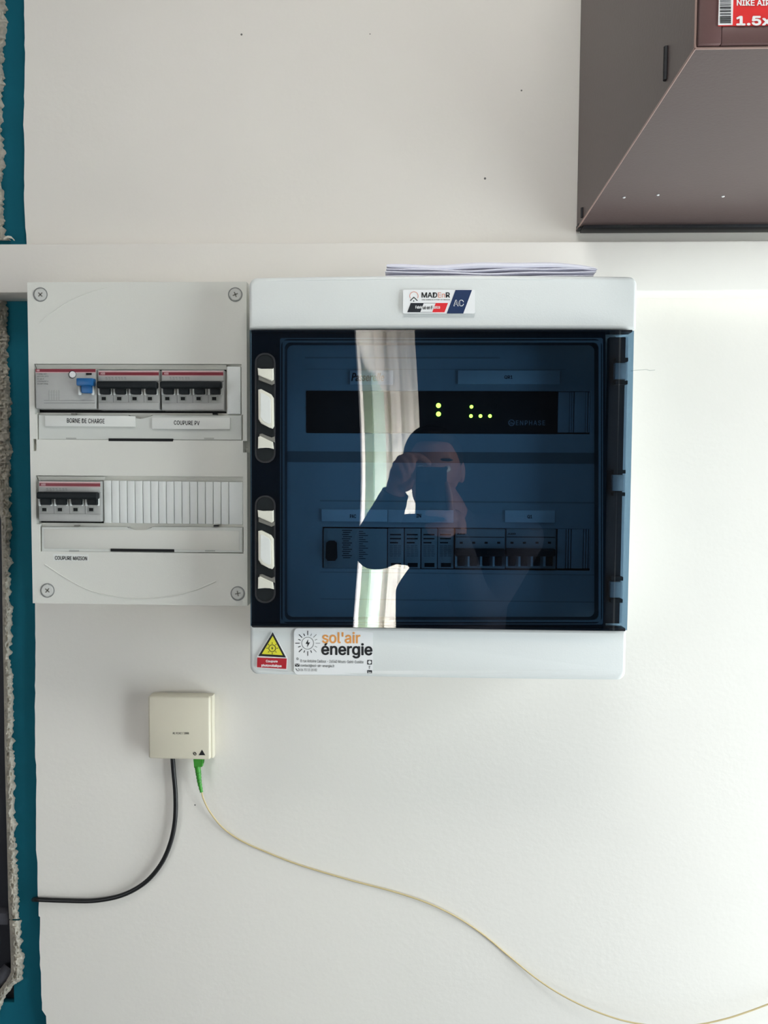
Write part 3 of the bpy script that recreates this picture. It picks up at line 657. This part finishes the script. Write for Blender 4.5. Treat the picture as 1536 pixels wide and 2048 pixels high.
# latches on the left band
YL = YD - 0.0005
for oy in (0, 285.0):
    lt = thing('latch', 'x', 'x', W(531, 925 + oy * 0.985, YL)); del lt['label']; del lt['category']
    lt.parent = en; lt.location = WL[lt.name] - WL[en.name]; lt.name = 'latch'
    WLk = lt.name
    y = lambda v: v + oy * (1 - 0.0 * (v - 705)) * (1.0 if v > 900 else 1.0) - (max(0, v - 705) * (5.0 / 220) if oy else 0)
    ring_pts_o, ring_pts_i = rrect(510, y(706), 551, y(926), 19), rrect(513.5, y(709.5), 548, y(922.5), 16)
    bm = bmesh.new(); L = []
    for a_, b_ in zip(ring_pts_o, ring_pts_i):
        p, q = W(*a_, YL), W(*b_, YL); L.append([bm.verts.new((p.x, YL - .0012, p.z)), bm.verts.new((q.x, YL - .0012, q.z)), bm.verts.new((q.x, YL + .0006, q.z)), bm.verts.new((p.x, YL + .0006, p.z))])
    for i in range(len(L)):
        A, B = L[i], L[(i + 1) % len(L)]
        for k in range(4): bm.faces.new((A[k], A[(k + 1) % 4], B[(k + 1) % 4], B[k]))
    obj('recess_rim', bm, M['gasket'], lt)
    prism('recess_floor', rrect(513.5, y(709.5), 548, y(922.5), 16), YL - 0.0002, YL + 0.0004, M['black'], lt)
    prism('grip', [(516, y(779)), (522, y(778)), (541, y(788)), (546, y(796)), (547, y(852)), (544, y(857)), (538, y(855)), (522, y(847)), (516.5, y(838))], YL - 0.006, YL, M['grip'], lt, 0.0012)
    prism('grip_inset', [(521, y(786)), (526, y(787)), (538, y(794)), (541, y(800)), (541.5, y(846)), (537, y(848)), (526, y(842)), (521, y(834))], YL - 0.0064, YL - 0.005, M['strip'], lt, 0.0003)
    prism('catch', [(515, y(736)), (531, y(739)), (546.5, y(736)), (547, y(759)), (543, y(762)), (516, y(750))], YL - 0.004, YL, M['grip'], lt, 0.0008)
    prism('catch_shade', [(517, y(750)), (543, y(761)), (549, y(760)), (549, y(767)), (543, y(770)), (517, y(760))], YL - 0.002, YL, M['gripd'], lt, 0.0005)  # grey slabs stand in for the shadow side of the catches
    prism('catch_shade', [(519, y(868)), (524, y(867)), (543, y(876)), (549, y(872)), (550, y(885)), (518, y(874))], YL - 0.002, YL, M['gripd'], lt, 0.0005)
    prism('catch', [(516, y(874)), (520, y(872)), (545, y(884)), (547, y(898)), (531, y(894)), (515.5, y(897))], YL - 0.004, YL, M['grip'], lt, 0.0008)
# ---- things on the rails inside
YG = YI - 0.001
gw = thing('gateway_box', 'black communication gateway with green status lights behind the smoked door', 'gateway', W(864, 866, YG))
X = RC(613, 783, 1115, 866, YG); bm = bmesh.new(); add_box(bm, X[0], X[1], YG, YG + 0.011, X[2], X[3], 0.0008); obj('housing', bm, M['black'], gw, True)
for px, py, r in ((877, 811, 4.9), (877, 828, 4.9), (943, 813.5, 3.6), (942, 832, 3.6), (961, 832, 3.6), (980, 832, 3.6)):
    prism('status_light', circ(px, py, r, 18), YG - 0.0008, YG, M['led'], gw)
text('lettering', 'ENPHASE', (1032, 841, 1090, 850.5), YG - 0.0003, M['glassn'], gw, 0.012, space=1.2)
bm = bmesh.new(); add_ring(bm, 1023, 845.5, 6.5, 5, YG - .0003, YG, n=20); add_line(bm, (1018, 843), (1028, 847), 1.2, YG - .0003, YG); add_line(bm, (1018, 847), (1026, 848), 1, YG - .0003, YG); obj('round_mark', bm, M['glassn'], gw)
bm = bmesh.new(); add_ring(bm, 988, 812, 8, 7, YG - .0003, YG, n=24); obj('button_ring', bm, M['gasket'], gw)
# surge protector and terminal modules
t = thing('surge_protector', 'wide grey module with a dark oval lever, first in the lower inner row', 'module', W(680, 1137, YG))
X = RC(647, 1057, 774, 1137, YG); bm = bmesh.new(); add_box(bm, X[0], X[1], YG, YG + 0.011, X[2], X[3], 0.0008); obj('body', bm, M['mod'], t, True)
box('side_block', (649, 1059, 655, 1134), YG - 0.001, YG, M['plastd'], t)
prism('lever', [(652, 1086), (657, 1082), (668, 1082), (673, 1086), (674, 1116), (670, 1122), (655, 1122), (651, 1116)], YG - 0.006, YG, M['black'], t, 0.0012)
bm = bmesh.new()
for k in range(14): pbox(bm, 684 + (k % 2) * 2, 1060 + k * 4.2, 704 - (k % 3) * 3, 1061.6 + k * 4.2, YG - .0003, YG)
for k in range(14): pbox(bm, 718, 1062 + k * 4.2, 726 + (k % 3) * 5, 1063.2 + k * 4.2, YG - .0003, YG)
obj('fine_print', bm, M['ink'], t)
for i, x0 in enumerate((775, 808.5, 842, 875)):
    t = thing('monitoring_module', 'narrow grey module with printed lines, %s of four between the lever module and the breakers' % ('first', 'second', 'third', 'last')[i], 'module', W(x0 + 16, 1137, YG), 'four narrow modules in the lower inner row')
    X = RC(x0 + 0.6, 1057, x0 + 32.4, 1137, YG); bm = bmesh.new(); add_box(bm, X[0], X[1], YG, YG + 0.011, X[2], X[3], 0.0007); obj('body', bm, M['mod'], t, True)
    for yy in (1068, 1076, 1084): box('terminal_slot', (x0 + 5, yy, x0 + 27 - (yy > 1080) * 6, yy + 2.6), YG - 0.0003, YG, M['hole'], t)
    bm = bmesh.new()
    for k in range(6):
        for q in range(3): pbox(bm, x0 + 5 + q * 8, 1091 + k * 4, x0 + 10 + q * 8 + random.random() * 2, 1092.6 + k * 4, YG - .0003, YG)
    obj('fine_print', bm, M['modd'], t)
    box('clip', (x0 + 7, 1126, x0 + 27, 1134), YG - 0.0004, YG, M['hole'], t)
for i, x0 in enumerate((910, 1011.5)):
    t = thing('inner_breaker', ('grey four pole breaker behind the smoked door, beside the printed modules', 'grey four pole breaker behind the smoked door, below the Q1 strip')[i], 'circuit breaker', W(x0 + 50, 1137, YG), 'linked breakers behind the smoked door')
    X = RC(x0 + 0.5, 1058, x0 + 100.5, 1137, YG); bm = bmesh.new(); add_box(bm, X[0], X[1], YG, YG + 0.011, X[2], X[3], 0.0007); obj('body', bm, M['mod'], t, True)
    box('top_plate', (x0 + 1.5, 1060, x0 + 99.5, 1098), YG - 0.0025, YG, M['mod'], t, 0.0004)
    box('groove', (x0 + 2, 1073.5, x0 + 99, 1075), YG - 0.0027, YG - 0.002, M['hole'], t)
    box('toggle_bar', (x0 + 1, 1098, x0 + 100, 1113), YG - 0.012, YG, M['black'], t, 0.0015)
    text('lettering', 'ABB', (x0 + 4, 1066, x0 + 20, 1069.5), YG - 0.0028, M['ink'], t, 0.03)
    for k in range(4):
        cx = x0 + 12.5 + 25 * k; box('toggle_lever', (cx - 6.5, 1112, cx + 6.5, 1132), YG - 0.004, YG, M['black'], t, 0.0004)
        box('toggle_cheek', (cx - 12, 1113, cx - 8, 1133), YG - 0.003, YG, M['plast2'], t); box('indicator', (cx - 3, 1083.5, cx + 3, 1087.5), YG - 0.0028, YG - 0.002, M['hole'], t)

# ---- stickers on the enclosure
YS = YE_ - 0.0034
def sticker(nm, pts, Y, m, label): o = prism(nm, pts, Y, Y + 0.0003, m, en); o['label'] = label; return o
s1 = sticker('maker_sticker', rrect(806, 579.5, 950, 627, 3), YS, M['white'], 'white sticker with a flag band and the letters AC'); y_ = YS - 0.0002
text('lettering', 'MAD', (843.5, 585, 874, 595), y_, M['ink'], s1, 0.03); text('lettering', 'En', (876, 585, 890, 595), y_, M['peach'], s1, 0.012); text('lettering', 'R', (892, 585, 899.5, 595), y_, M['ink'], s1, 0.03)
text('lettering', 'UNE MARQUE A FORT ET RENOM', (843.5, 598.5, 899.5, 600.6), y_, M['ink'], s1, 0.02)
bm = bmesh.new(); add_ring(bm, 828, 592, 9, 7.8, y_, y_ + .0001, math.radians(150), math.radians(390), 24); obj('sun_mark', bm, M['peach'], s1)
bm = bmesh.new(); add_line(bm, (820.5, 601.5), (828.2, 594), 1.6, y_, y_ + .0001); add_line(bm, (827.4, 594), (835, 601.5), 1.6, y_, y_ + .0001); add_prism(bm, PP(circ(827.5, 602, 1.3, 10), y_), y_, y_ + .0001); obj('roof_mark', bm, M['ink'], s1)
def para(nm, x0, x1, y0, y1, sk, m, par): return prism(nm, [(x0 + sk, y0), (x1 + sk, y0), (x1, y1), (x0, y1)], y_, y_ + 0.0001, m, par)
para('flag_band', 814.5, 840.5, 606, 624.5, 7, M['flagblack'], s1); para('flag_band', 864.5, 889, 606, 624.5, 7, M['flagred'], s1)
bm = bmesh.new(); add_line(bm, (846, 606.2), (871, 606.2), 0.7, y_, y_ + .0001); add_line(bm, (840, 624.4), (864, 624.4), 0.7, y_, y_ + .0001); obj('flag_outline', bm, M['ink2'], s1)
y_ -= 0.0002; text('lettering', 'Fabriq', (831, 611.5, 845, 618.5), y_, M['white'], s1, 0.02); text('lettering', 'ué en F', (845.5, 611.5, 865, 618.5), y_, M['ink'], s1, 0.02); text('lettering', 'rance', (866, 612.5, 880, 617.5), y_, M['white'], s1, 0.02); y_ += 0.0002
prism('blue_panel', [(911, 580), (944, 580), (926.5, 627), (893.5, 627)], y_, y_ + 0.0001, M['navy'], s1)
text('lettering', 'AC', (907.5, 600, 927, 612), y_ - 0.0001, M['white'], s1, 0.03); text('lettering', 'AC', (908.3, 600.9, 926.3, 611.2), y_ - 0.0002, M['navy'], s1, -0.005)
# company sticker
YS2 = YE_ - 0.0022
s2 = sticker('company_sticker', rrect(588, 1256.5, 746, 1349, 9), YS2, M['white'], 'white sticker with a sun logo, company name and address'); y_ = YS2 - 0.0002
text('lettering', "sol'air", (645, 1264, 720, 1286, 0.5), y_, M['orange'], s2, 0.022); text('lettering', 'énergie', (643.5, 1286, 744, 1315.5, 1), y_, M['ink'], s2, 0.022)
c = (615.5, 1286.5); bm = bmesh.new(); add_ring(bm, *c, 12.4, 11.4, y_, y_ + .0001, n=36)
bm2 = bmesh.new()
for k in range(16):
    a_ = k * math.pi / 8; r0, r1 = (16, 25) if k % 2 == 0 else (15.5, 20.5)
    ll = ((c[0] + r0 * math.cos(a_), c[1] + r0 * math.sin(a_)), (c[0] + r1 * math.cos(a_), c[1] + r1 * math.sin(a_)))
    add_line(bm2 if 3 <= k <= 12 else bm, *ll, 1.5 if 3 <= k <= 12 else 0.9, y_, y_ + .0001)
obj('sun_circle', bm, M['ink2'], s2)
def bolt(bm, cx, cy, s, Y): add_prism(bm, PP([(cx + 1 * s, cy - 8 * s), (cx - 4.4 * s, cy + 1.2 * s), (cx - .4 * s, cy + 1.2 * s), (cx - 1 * s, cy + 8 * s), (cx + 4.4 * s, cy - 1.6 * s), (cx + .4 * s, cy - 1.6 * s)], Y), Y, Y + .0001)
bolt(bm2, c[0], c[1], 1.0, y_); obj('sun_rays', bm2, M['ink'], s2)
text('lettering', '8 rue Antoine Cadoux - 26540 Mours-Saint-Eusèbe', (601, 1318.5, 727, 1324.5, 2.4), y_, M['ink2'], s2, 0.008)
text('lettering', 'contact@sol-air-energie.fr', (601, 1328, 669, 1334.5, 1.4), y_, M['ink2'], s2, 0.012); text('lettering', '06 73 13 20 82', (601, 1337, 634, 1342, 0.5), y_, M['ink2'], s2, 0.012)
bm = bmesh.new(); pbox(bm, 590, 1327.5, 599, 1333, y_, y_ + .0001); pbox(bm, 734.5, 1320, 744, 1329, y_, y_ + .0001); pbox(bm, 734.5, 1340.5, 744, 1349, y_, y_ + .0001)
add_ring(bm, 595, 1317.5, 2.2, 1.4, y_, y_ + .0001, n=12); add_ring(bm, 596, 1339.5, 3, 2.2, y_, y_ + .0001, math.radians(-80), math.radians(80), 8); add_line(bm, (591.5, 1337), (595, 1342), 1.2, y_, y_ + .0001); obj('icons', bm, M['ink'], s2)
bm = bmesh.new(); add_line(bm, (590.5, 1328), (594.5, 1331), .8, y_ - .0001, y_); add_line(bm, (598.5, 1328), (594.5, 1331), .8, y_ - .0001, y_); add_prism(bm, PP(circ(739.3, 1324.5, 3.2, 14), y_ - .0001), y_ - .0001, y_); obj('icon_detail', bm, M['white'], s2)
text('lettering', 'f', (737.8, 1331.5, 740.5, 1338), y_, M['ink2'], s2, 0.02); text('lettering', 'in', (736.5, 1342.5, 742, 1347), y_ - .0001, M['white'], s2, 0.02)
# warning sticker
s3 = sticker('warning_sticker', [(545.5, 1262.5), (574.5, 1313.5), (575.5, 1315), (574, 1340), (512.5, 1335.5), (513.5, 1314), (515, 1312)], YS2 + .0003, M['white'], 'yellow warning triangle above a red text band'); y_ = YS2 + 0.0001
prism('black_triangle', [(545.5, 1264.5), (572, 1315), (516.5, 1312)], y_, y_ + .0001, M['ink'], s3); y_ -= 0.0001
prism('yellow_triangle', [(545.3, 1272), (565.5, 1310.5), (523.5, 1308)], y_, y_ + .0001, M['yellow'], s3); y_ -= 0.0001
bm = bmesh.new(); add_ring(bm, 544.5, 1296.5, 7.4, 6.2, y_, y_ + .0001, n=24)
for k in range(8): a_ = k * math.pi / 4; add_line(bm, (544.5 + 8.5 * math.cos(a_), 1296.5 + 8.5 * math.sin(a_)), (544.5 + 12 * math.cos(a_), 1296.5 + 12 * math.sin(a_)), 1.1, y_, y_ + .0001)
bolt(bm, 544.5, 1296.5, .5, y_); obj('sun_symbol', bm, M['ink'], s3)
prism('red_band', [(514.5, 1315), (573.5, 1317), (572.5, 1338), (514, 1334.5)], y_, y_ + .0002, M['darkred'], s3)
text('lettering', 'Coupure', (532, 1320, 555, 1325.5, .5), y_ - .0001, M['white'], s3, 0.03); text('lettering', 'photovoltaïque', (523, 1328, 563, 1334, 1.5), y_ - .0001, M['white'], s3, 0.03)

# ============================================================ PAPERS on the enclosure
zt_ = W(880, 552.5, -0.135).z
for i, (x0, x1, z, th, amp, ph, lb) in enumerate(((771, 1188, 0.0006, 0.0008, 0.0006, 0.3, 'thin white sheet lying lowest on top of the enclosure'), (770, 1193, 0.0036, 0.0016, 0.0010, 1.4, 'white sheet second from the bottom of the paper pile'),
                               (772, 1195, 0.0070, 0.0014, 0.0012, 2.2, 'white sheet just under the topmost folded paper'), (773, 1192, 0.0112, 0.0058, 0.0013, 3.4, 'lavender-tinged wavy folded paper on top of the pile'))):
    bm = bmesh.new(); n = 60; yf, yb = -0.134 + 0.002 * i * 0, -0.03; xa, xb = W(x0, 540, yf).x, W(x1, 540, yf).x; top = []; rows = []
    for k in range(n + 1):
        u = k / n; x = xa + (xb - xa) * u
        zz = zt_ + z + amp * (math.sin(u * 7 + ph) + 0.5 * math.sin(u * 17 + ph * 2)) + 0.0012 * (1 - u) * (i > 0)
        if u > .93: zz -= 0.0015 * (i == 3) * (u - .93) / .07
        tt = th * (0.35 + 0.65 * math.sin(math.pi * min(1, max(0, u)) ) ** 0.35)
        row = []
        for (yy, dz) in ((yf + tt * .35, -tt / 2), (yf, -tt * 0.2), (yf, tt * 0.2), (yf + tt * .35, tt / 2), (yb, tt / 2), (yb, -tt / 2)): row.append(bm.verts.new((x, yy, zz + dz)))
        rows.append(row)
    for A, B in zip(rows, rows[1:]):
        for k in range(6): bm.faces.new((A[k], A[(k + 1) % 6], B[(k + 1) % 6], B[k]))
    bm.faces.new(rows[0]); bm.faces.new(rows[-1][::-1])
    tag(obj('paper_sheet', bm, M['paper'], None, True), lb, 'paper', 'papers on top of the enclosure')

# ============================================================ FIBRE SOCKET, CABLES
YF = -0.024
fs = thing('fibre_socket', 'small square ivory optical wall socket below the left panel', 'socket', W(362, 1518, 0))
bm = bmesh.new(); pbox(bm, 301, 1389, 427.5, 1516, -0.008, -0.0004, 0.002); obj('base', bm, M['socket'], fs, True)
bm = bmesh.new(); X = RC(296, 1393, 420, 1519, YF); add_box(bm, X[0], X[1], YF, -0.008, X[2], X[3], 0.003, 3); add_box(bm, X[0] + .002, X[1] + 0.0025, YF + 0.004, -0.0075, X[2] + .001, X[3] + .0005, 0.001); obj('cover', bm, M['socket'], fs, True)
text('lettering', 'PL 91XC / 1BBB', (346, 1464.5, 378, 1469), YF - 0.0002, M['ink'], fs, 0.015)
bm = bmesh.new(); add_prism(bm, PP([(404, 1499.5), (410.5, 1510.5), (397.5, 1510.5)], YF - .0002), YF - .0002, YF); add_ring(bm, 390, 1508, 3, 2, YF - .0002, YF, n=14); obj('warning_mark', bm, M['ink'], fs)
text('lettering', 'o', (386, 1504, 392, 1509), YF - 0.0003, M['ink'], fs)
# black cable
pts = [W(345, 1512, -0.006), W(347, 1540, -0.006), W(351, 1590, -0.006), W(350, 1640, -0.006), W(341, 1685, -0.006), W(322, 1728, -0.006), W(290, 1765, -0.0055), W(245, 1790, -0.005), W(190, 1801, -0.0045), W(130, 1801, -0.0045), W(78, 1799, -0.004), W(70, 1799, 0.004), W(66, 1799, 0.02)]
bm = bmesh.new(); add_tube(bm, spline(pts, 12), 0.0030, 14); tag(obj('black_cable', bm, M['cable'], None, True), 'thick black cable curving from the ivory socket to the teal strip', 'cable')
# fibre patch cord
fc = thing('fibre_cable', 'thin cream optical cord with a green plug hanging from the ivory socket', 'cable', W(397, 1580, -0.01))
YG2 = -0.014
prism('plug', [(386, 1513), (406, 1513), (404, 1534), (388, 1536)], YG2 - 0.003, YG2 + 0.004, M['green'], fc, 0.0005)
prism('latch_tab', [(403, 1514), (408, 1514), (407, 1527), (403, 1527)], YG2, YG2 + 0.004, M['greend'], fc, 0.0003)
bp = spline([W(395, 1532, YG2), W(397, 1548, YG2), W(399, 1565, YG2), W(403, 1584, YG2)], 10); n = len(bp)
bm = bmesh.new(); add_tube(bm, bp, [0.0040 - 0.0022 * i / n + (0.0004 if (i // 2) % 2 and i > 6 else 0) for i in range(n)], 12); obj('boot', bm, M['green'], fc, True)
bm = bmesh.new()
for i in range(8, n - 3, 3):
    d = (bp[i + 1] - bp[i]).normalized(); add_tube(bm, [bp[i] - d * .0004, bp[i] + d * .0004], 0.0042 - 0.0022 * i / n, 12)
obj('boot_rib', bm, M['greend'], fc, True)
path = [(403, 1580), (407, 1598), (420, 1624), (445, 1655), (480, 1680), (530, 1703), (600, 1730), (700, 1760), (790, 1784), (860, 1808), (920, 1838), (970, 1872), (1020, 1914), (1070, 1955), (1120, 1988), (1180, 2018), (1250, 2042), (1320, 2052), (1390, 2050), (1450, 2038), (1500, 2022), (1560, 2000), (1640, 1975)]
dep = [-.014, -.012, -.008, -.004, -.0016, -.0014, -.0014, -.0016, -.002, -.003, -.0025, -.0014, -.002, -.006, -.010, -.014, -.017, -.018, -.017, -.015, -.012, -.009, -.006]
bm = bmesh.new(); add_tube(bm, spline([W(x, y, d) for (x, y), d in zip(path, dep)], 10), 0.00105, 8); obj('cord', bm, M['fibre'], fc, True)
# hairline crack beside the enclosure
bm = bmesh.new(); add_tube(bm, spline([W(x, y, 0.0) for x, y in ((1262, 742), (1280, 740), (1292, 739), (1300, 741), (1310, 740))], 4), 0.00025, 5); obj('crack', bm, M['plastd'], bpy.data.objects['wall_back'])

# ============================================================ PHONE AND PHOTOGRAPHER (mirrored in the door)
zt2 = RW(850, 934, -1.004).z; xa = RW(822, 1000, -1.004).x; xb = RW(884, 1000, -1.004).x; zb2 = RW(850, 1082, -1.004).z
ph = thing('smartphone', 'dark smartphone held upright by the mirrored person', 'phone', ((xa + xb) / 2, -1.008, zb2))
wbox('housing', xa, xb, -1.013, -1.0045, zb2, zt2, M['phone'], ph, 0.003)
wbox('camera_bump', xa + .002, xa + .026, -1.0048, -1.0035, zt2 - .034, zt2 - .003, M['gasket'], ph, 0.0006)
per = thing('person', 'person mirrored in the smoked door, dark jacket, taking a photo with both hands', 'person', (0.08, -1.42, 0))
def skin_mesh(edges, pts, rad, root, sub=2):
    me = bpy.data.meshes.new('t'); me.from_pydata([tuple(p) for p in pts], edges, []); o = bpy.data.objects.new('t', me); COL.objects.link(o)
    o.modifiers.new('s', 'SKIN'); s = o.modifiers.new('ss', 'SUBSURF'); s.levels = sub; s.render_levels = sub
    for i, v in enumerate(me.skin_vertices[0].data): v.radius = (rad[i], rad[i]) if not isinstance(rad[i], tuple) else rad[i]; v.use_root = (i == root)
    bpy.context.view_layer.update(); m2 = bpy.data.meshes.new_from_object(o.evaluated_get(bpy.context.evaluated_depsgraph_get()))
    bpy.data.objects.remove(o); return m2
def remeshed(name, meshes, vox, m, parent, smooth=6):
    bm = bmesh.new()
    for me in meshes: bm.from_mesh(me)
    me = bpy.data.meshes.new('t'); bm.to_mesh(me); bm.free(); o = bpy.data.objects.new('t', me); COL.objects.link(o)
    r = o.modifiers.new('r', 'REMESH'); r.mode = 'VOXEL'; r.voxel_size = vox; s = o.modifiers.new('s', 'SMOOTH'); s.iterations = smooth; s.factor = 0.5
    bpy.context.view_layer.update(); m2 = bpy.data.meshes.new_from_object(o.evaluated_get(bpy.context.evaluated_depsgraph_get())); bpy.data.objects.remove(o)
    m2.shade_smooth(); m2.materials.clear(); return link(name, m2, m, parent)
def chain(pts, rad):       # tapered tube as mesh
    bm = bmesh.new(); S = spline(pts, 6); n = len(S); k = len(rad) - 1; nn = 28 if max(rad) > 0.05 else 12
    R = [rad[min(k - 1, int(i / (n - 1) * k))] * (1 - (i / (n - 1) * k - min(k - 1, int(i / (n - 1) * k)))) + rad[min(k, min(k - 1, int(i / (n - 1) * k)) + 1)] * (i / (n - 1) * k - min(k - 1, int(i / (n - 1) * k))) for i in range(n)]
    add_tube(bm, S, R, nn)
    for p, r in ((S[0], R[0]), (S[-1], R[-1])): bmesh.ops.create_icosphere(bm, subdivisions=2, radius=r, matrix=Matrix.Translation(p))
    me = bpy.data.meshes.new('t'); bm.to_mesh(me); bm.free(); return me
def ball(c, s, rot=0):
    bm = bmesh.new(); bmesh.ops.create_icosphere(bm, subdivisions=4, radius=1, matrix=Matrix.Translation(c) @ Matrix.Rotation(rot, 4, 'Y') @ Matrix.Diagonal((*s, 1))); me = bpy.data.meshes.new('t'); bm.to_mesh(me); bm.free(); return me
hc = RW(856, 940, -1.34)                       # head centre
hl = Vector((0.02, 0, 0))
sh = Vector((0.105, -1.45, 1.62 - 0.185))       # middle of the shoulders
shL, shR = sh + Vector((-0.165, 0.01, 0)), sh + Vector((0.185, 0, -0.005))
elL, wrL = RW(742, 1085, -1.22), RW(779, 992, -1.035)
elR, wrR = RW(955, 1215, -1.22), RW(903, 1085, -1.03)
pel = Vector((0.11, -1.47, 0.92)); chest = Vector((0.108, -1.455, 1.30))
meshes = [chain([sh + Vector((0, .01, -.03)), sh + Vector((-0.02, .05, .06)), hc + Vector((0, -0.02, -0.06))], [0.062, 0.056, 0.055]),
    chain([pel, Vector((0.11, -1.46, 1.1)), chest, sh + Vector((0, 0, -.02))], [0.13, 0.125, 0.14, 0.08]),
    chain([shL, elL, wrL], [0.045, 0.038, 0.026]), chain([shR, elR, wrR], [0.045, 0.038, 0.026])]
fx = (-0.09, 0.09)
for s in fx: meshes.append(chain([pel + Vector((s, 0, -.02)), Vector((pel.x + s * 1.1, -1.45, 0.49)), Vector((pel.x + s * 1.15, -1.48, 0.08))], [0.082, 0.052, 0.036]))
# head
meshes += [ball(hc + Vector((0, -.015, .012)), (0.074, 0.092, 0.100)), ball(hc + Vector((0, .012, -.052)), (0.056, 0.068, 0.060)), ball(hc + Vector((0, .052, -.090)), (0.024, 0.022, 0.020)),
    ball(hc + Vector((0, .082, -.022)), (0.013, 0.016, 0.022)), ball(hc + Vector((0, .092, -.034)), (0.012, 0.014, 0.011)), ball(hc + Vector((0, .066, .022)), (0.05, .012, .010)),
    ball(hc + Vector((-.076, -.015, -.005)), (0.009, .018, .030)), ball(hc + Vector((.076, -.015, -.005)), (0.009, .018, .030)), ball(hc + Vector((0, .074, -.058)), (0.024, .010, .010))]
# left hand (raised, pinching the phone's upper corner)
palm = RW(793, 950, -1.022)
meshes += [ball((wrL + palm) / 2 + Vector((0, 0, .004)), (0.024, .018, .034), 0.25), ball(palm, (0.027, .016, .034), 0.3)]
meshes += [chain([palm, RW(811, 920, -1.010), RW(828, 914, -1.006), RW(840, 920, -1.007), RW(849, 927, -1.010)], [.011, .010, .0088, .0078, .0066]),
    chain([palm, RW(801, 916, -1.004), RW(812, 914, -1.001), RW(816, 928, -1.003), RW(814, 941, -1.009)], [.011, .0095, .0085, .0078, .0068]),
    chain([palm, RW(791, 920, -1.004), RW(800, 921, -1.000), RW(806, 936, -1.002), RW(806, 950, -1.008)], [.011, .0092, .0085, .0078, .0068]),
    chain([palm, RW(782, 930, -1.006), RW(789, 931, -1.001), RW(796, 946, -1.003), RW(797, 958, -1.009)], [.010, .0082, .0076, .007, .006]),
    chain([palm + Vector((0, 0, -.02)), RW(799, 974, -1.016), RW(810, 970, -1.014), RW(817, 962, -1.012)], [.013, .0115, .010, .008])]
# right hand (under and around the phone)
palmR = RW(905, 1052, -1.030)
meshes += [ball(palmR, (0.022, .024, .038), -0.2), ball((wrR + palmR) / 2, (0.024, .024, .030), -0.3)]
meshes += [chain([palmR, RW(893, 1020, -1.010), RW(890, 993, -1.004), RW(885, 968, -1.000)], [.011, .0095, .0088, .0072]),
    chain([palmR, RW(894, 1034, -1.006), RW(879, 1028, -.992), RW(862, 1026, -.992), RW(846, 1026, -.995)], [.011, .0095, .0088, .008, .007]),
    chain([palmR, RW(894, 1050, -1.006), RW(878, 1049, -.992), RW(861, 1050, -.992), RW(846, 1052, -.995)], [.011, .0095, .0088, .008, .007]),
    chain([palmR, RW(892, 1068, -1.006), RW(876, 1067, -.993), RW(861, 1065, -.993), RW(851, 1063, -.996)], [.010, .0085, .008, .0074, .0064]),
    chain([palmR + Vector((0, -.01, 0)), palmR + Vector((-.010, -.010, .02)), palmR + Vector((-.026, -.009, .042)), palmR + Vector((-.034, -.002, .058))], [.013, .0115, .0105, .0085])]
remeshed('body', meshes, 0.0032, M['skin'], per, 3)
# jacket
def up(v, d): return v + Vector(d)
jk = [chain([pel + Vector((0, 0, .0)), Vector((0.11, -1.46, 1.1)), chest, sh + Vector((0, 0, -.03))], [0.160, 0.150, 0.160, 0.085]), ball(pel + Vector((-.05, 0, .05)), (.13, .12, .10)), ball(pel + Vector((.05, 0, .05)), (.13, .12, .10)),
    chain([sh, shL + Vector((.02, 0, 0))], [0.075, 0.070]), chain([sh, shR - Vector((.02, 0, 0))], [0.075, 0.070]),
    chain([shL, elL, elL + (wrL - elL) * .95], [0.066, 0.056, 0.034]), chain([shR, elR, elR + (wrR - elR) * 1.0], [0.066, 0.054, 0.034]), chain([sh + Vector((0, .02, -.01)), sh + Vector((-.01, .035, .035))], [0.078, 0.070])]
remeshed('jacket', jk, 0.006, M['jacket'], per, 5)
tr = [chain([pel + Vector((s, 0, -.0)), Vector((pel.x + s * 1.1, -1.45, 0.49)), Vector((pel.x + s * 1.15, -1.48, 0.09))], [0.105, 0.072, 0.058]) for s in fx] + [ball(pel, (.165, .125, .12))]
remeshed('jeans', tr, 0.006, M['jeans'], per, 4)
for s in fx:
    c = Vector((pel.x + s * 1.15, -1.43, 0.0)); bm = bmesh.new(); add_box(bm, c.x - .045, c.x + .045, -1.55, -1.30, 0.0, 0.025, .01); obj('shoe_sole', bm, M['shoe'], per, True)
    remeshed('shoe', [ball(c + Vector((0, .04, .04)), (.044, .10, .035)), ball(c + Vector((0, -.05, .055)), (.042, .06, .055))], .005, M['shoe'], per)
hm = [ball(hc + Vector((0, -.030, .032)), (0.081, 0.092, 0.090)), ball(hc + Vector((0, .020, .088)), (0.055, 0.050, 0.022))]
remeshed('hair', hm, 0.004, M['hair'], per, 4)
for s in (-.031, .031):
    e = link('eye', ball(hc + Vector((s, .060, .004)), (.0125, .0125, .0105)), M['eye'], per)
    link('iris', ball(hc + Vector((s, .0715, .004)), (.005, .002, .005)), M['hair'], e)
    link('eyebrow', ball(hc + Vector((s, .073, .026)), (.018, .005, .004)), M['hair'], per)
link('mouth', ball(hc + Vector((0, .082, -.056)), (.022, .005, .006)), M['lip'], per)
bm = bmesh.new(); wd = (palm - wrL).normalized(); q0 = wrL + wd * .000; add_tube(bm, [q0 - wd * .009, q0 + wd * .009], 0.031, 24); obj('wristband', bm, M['gasket'], per, True)
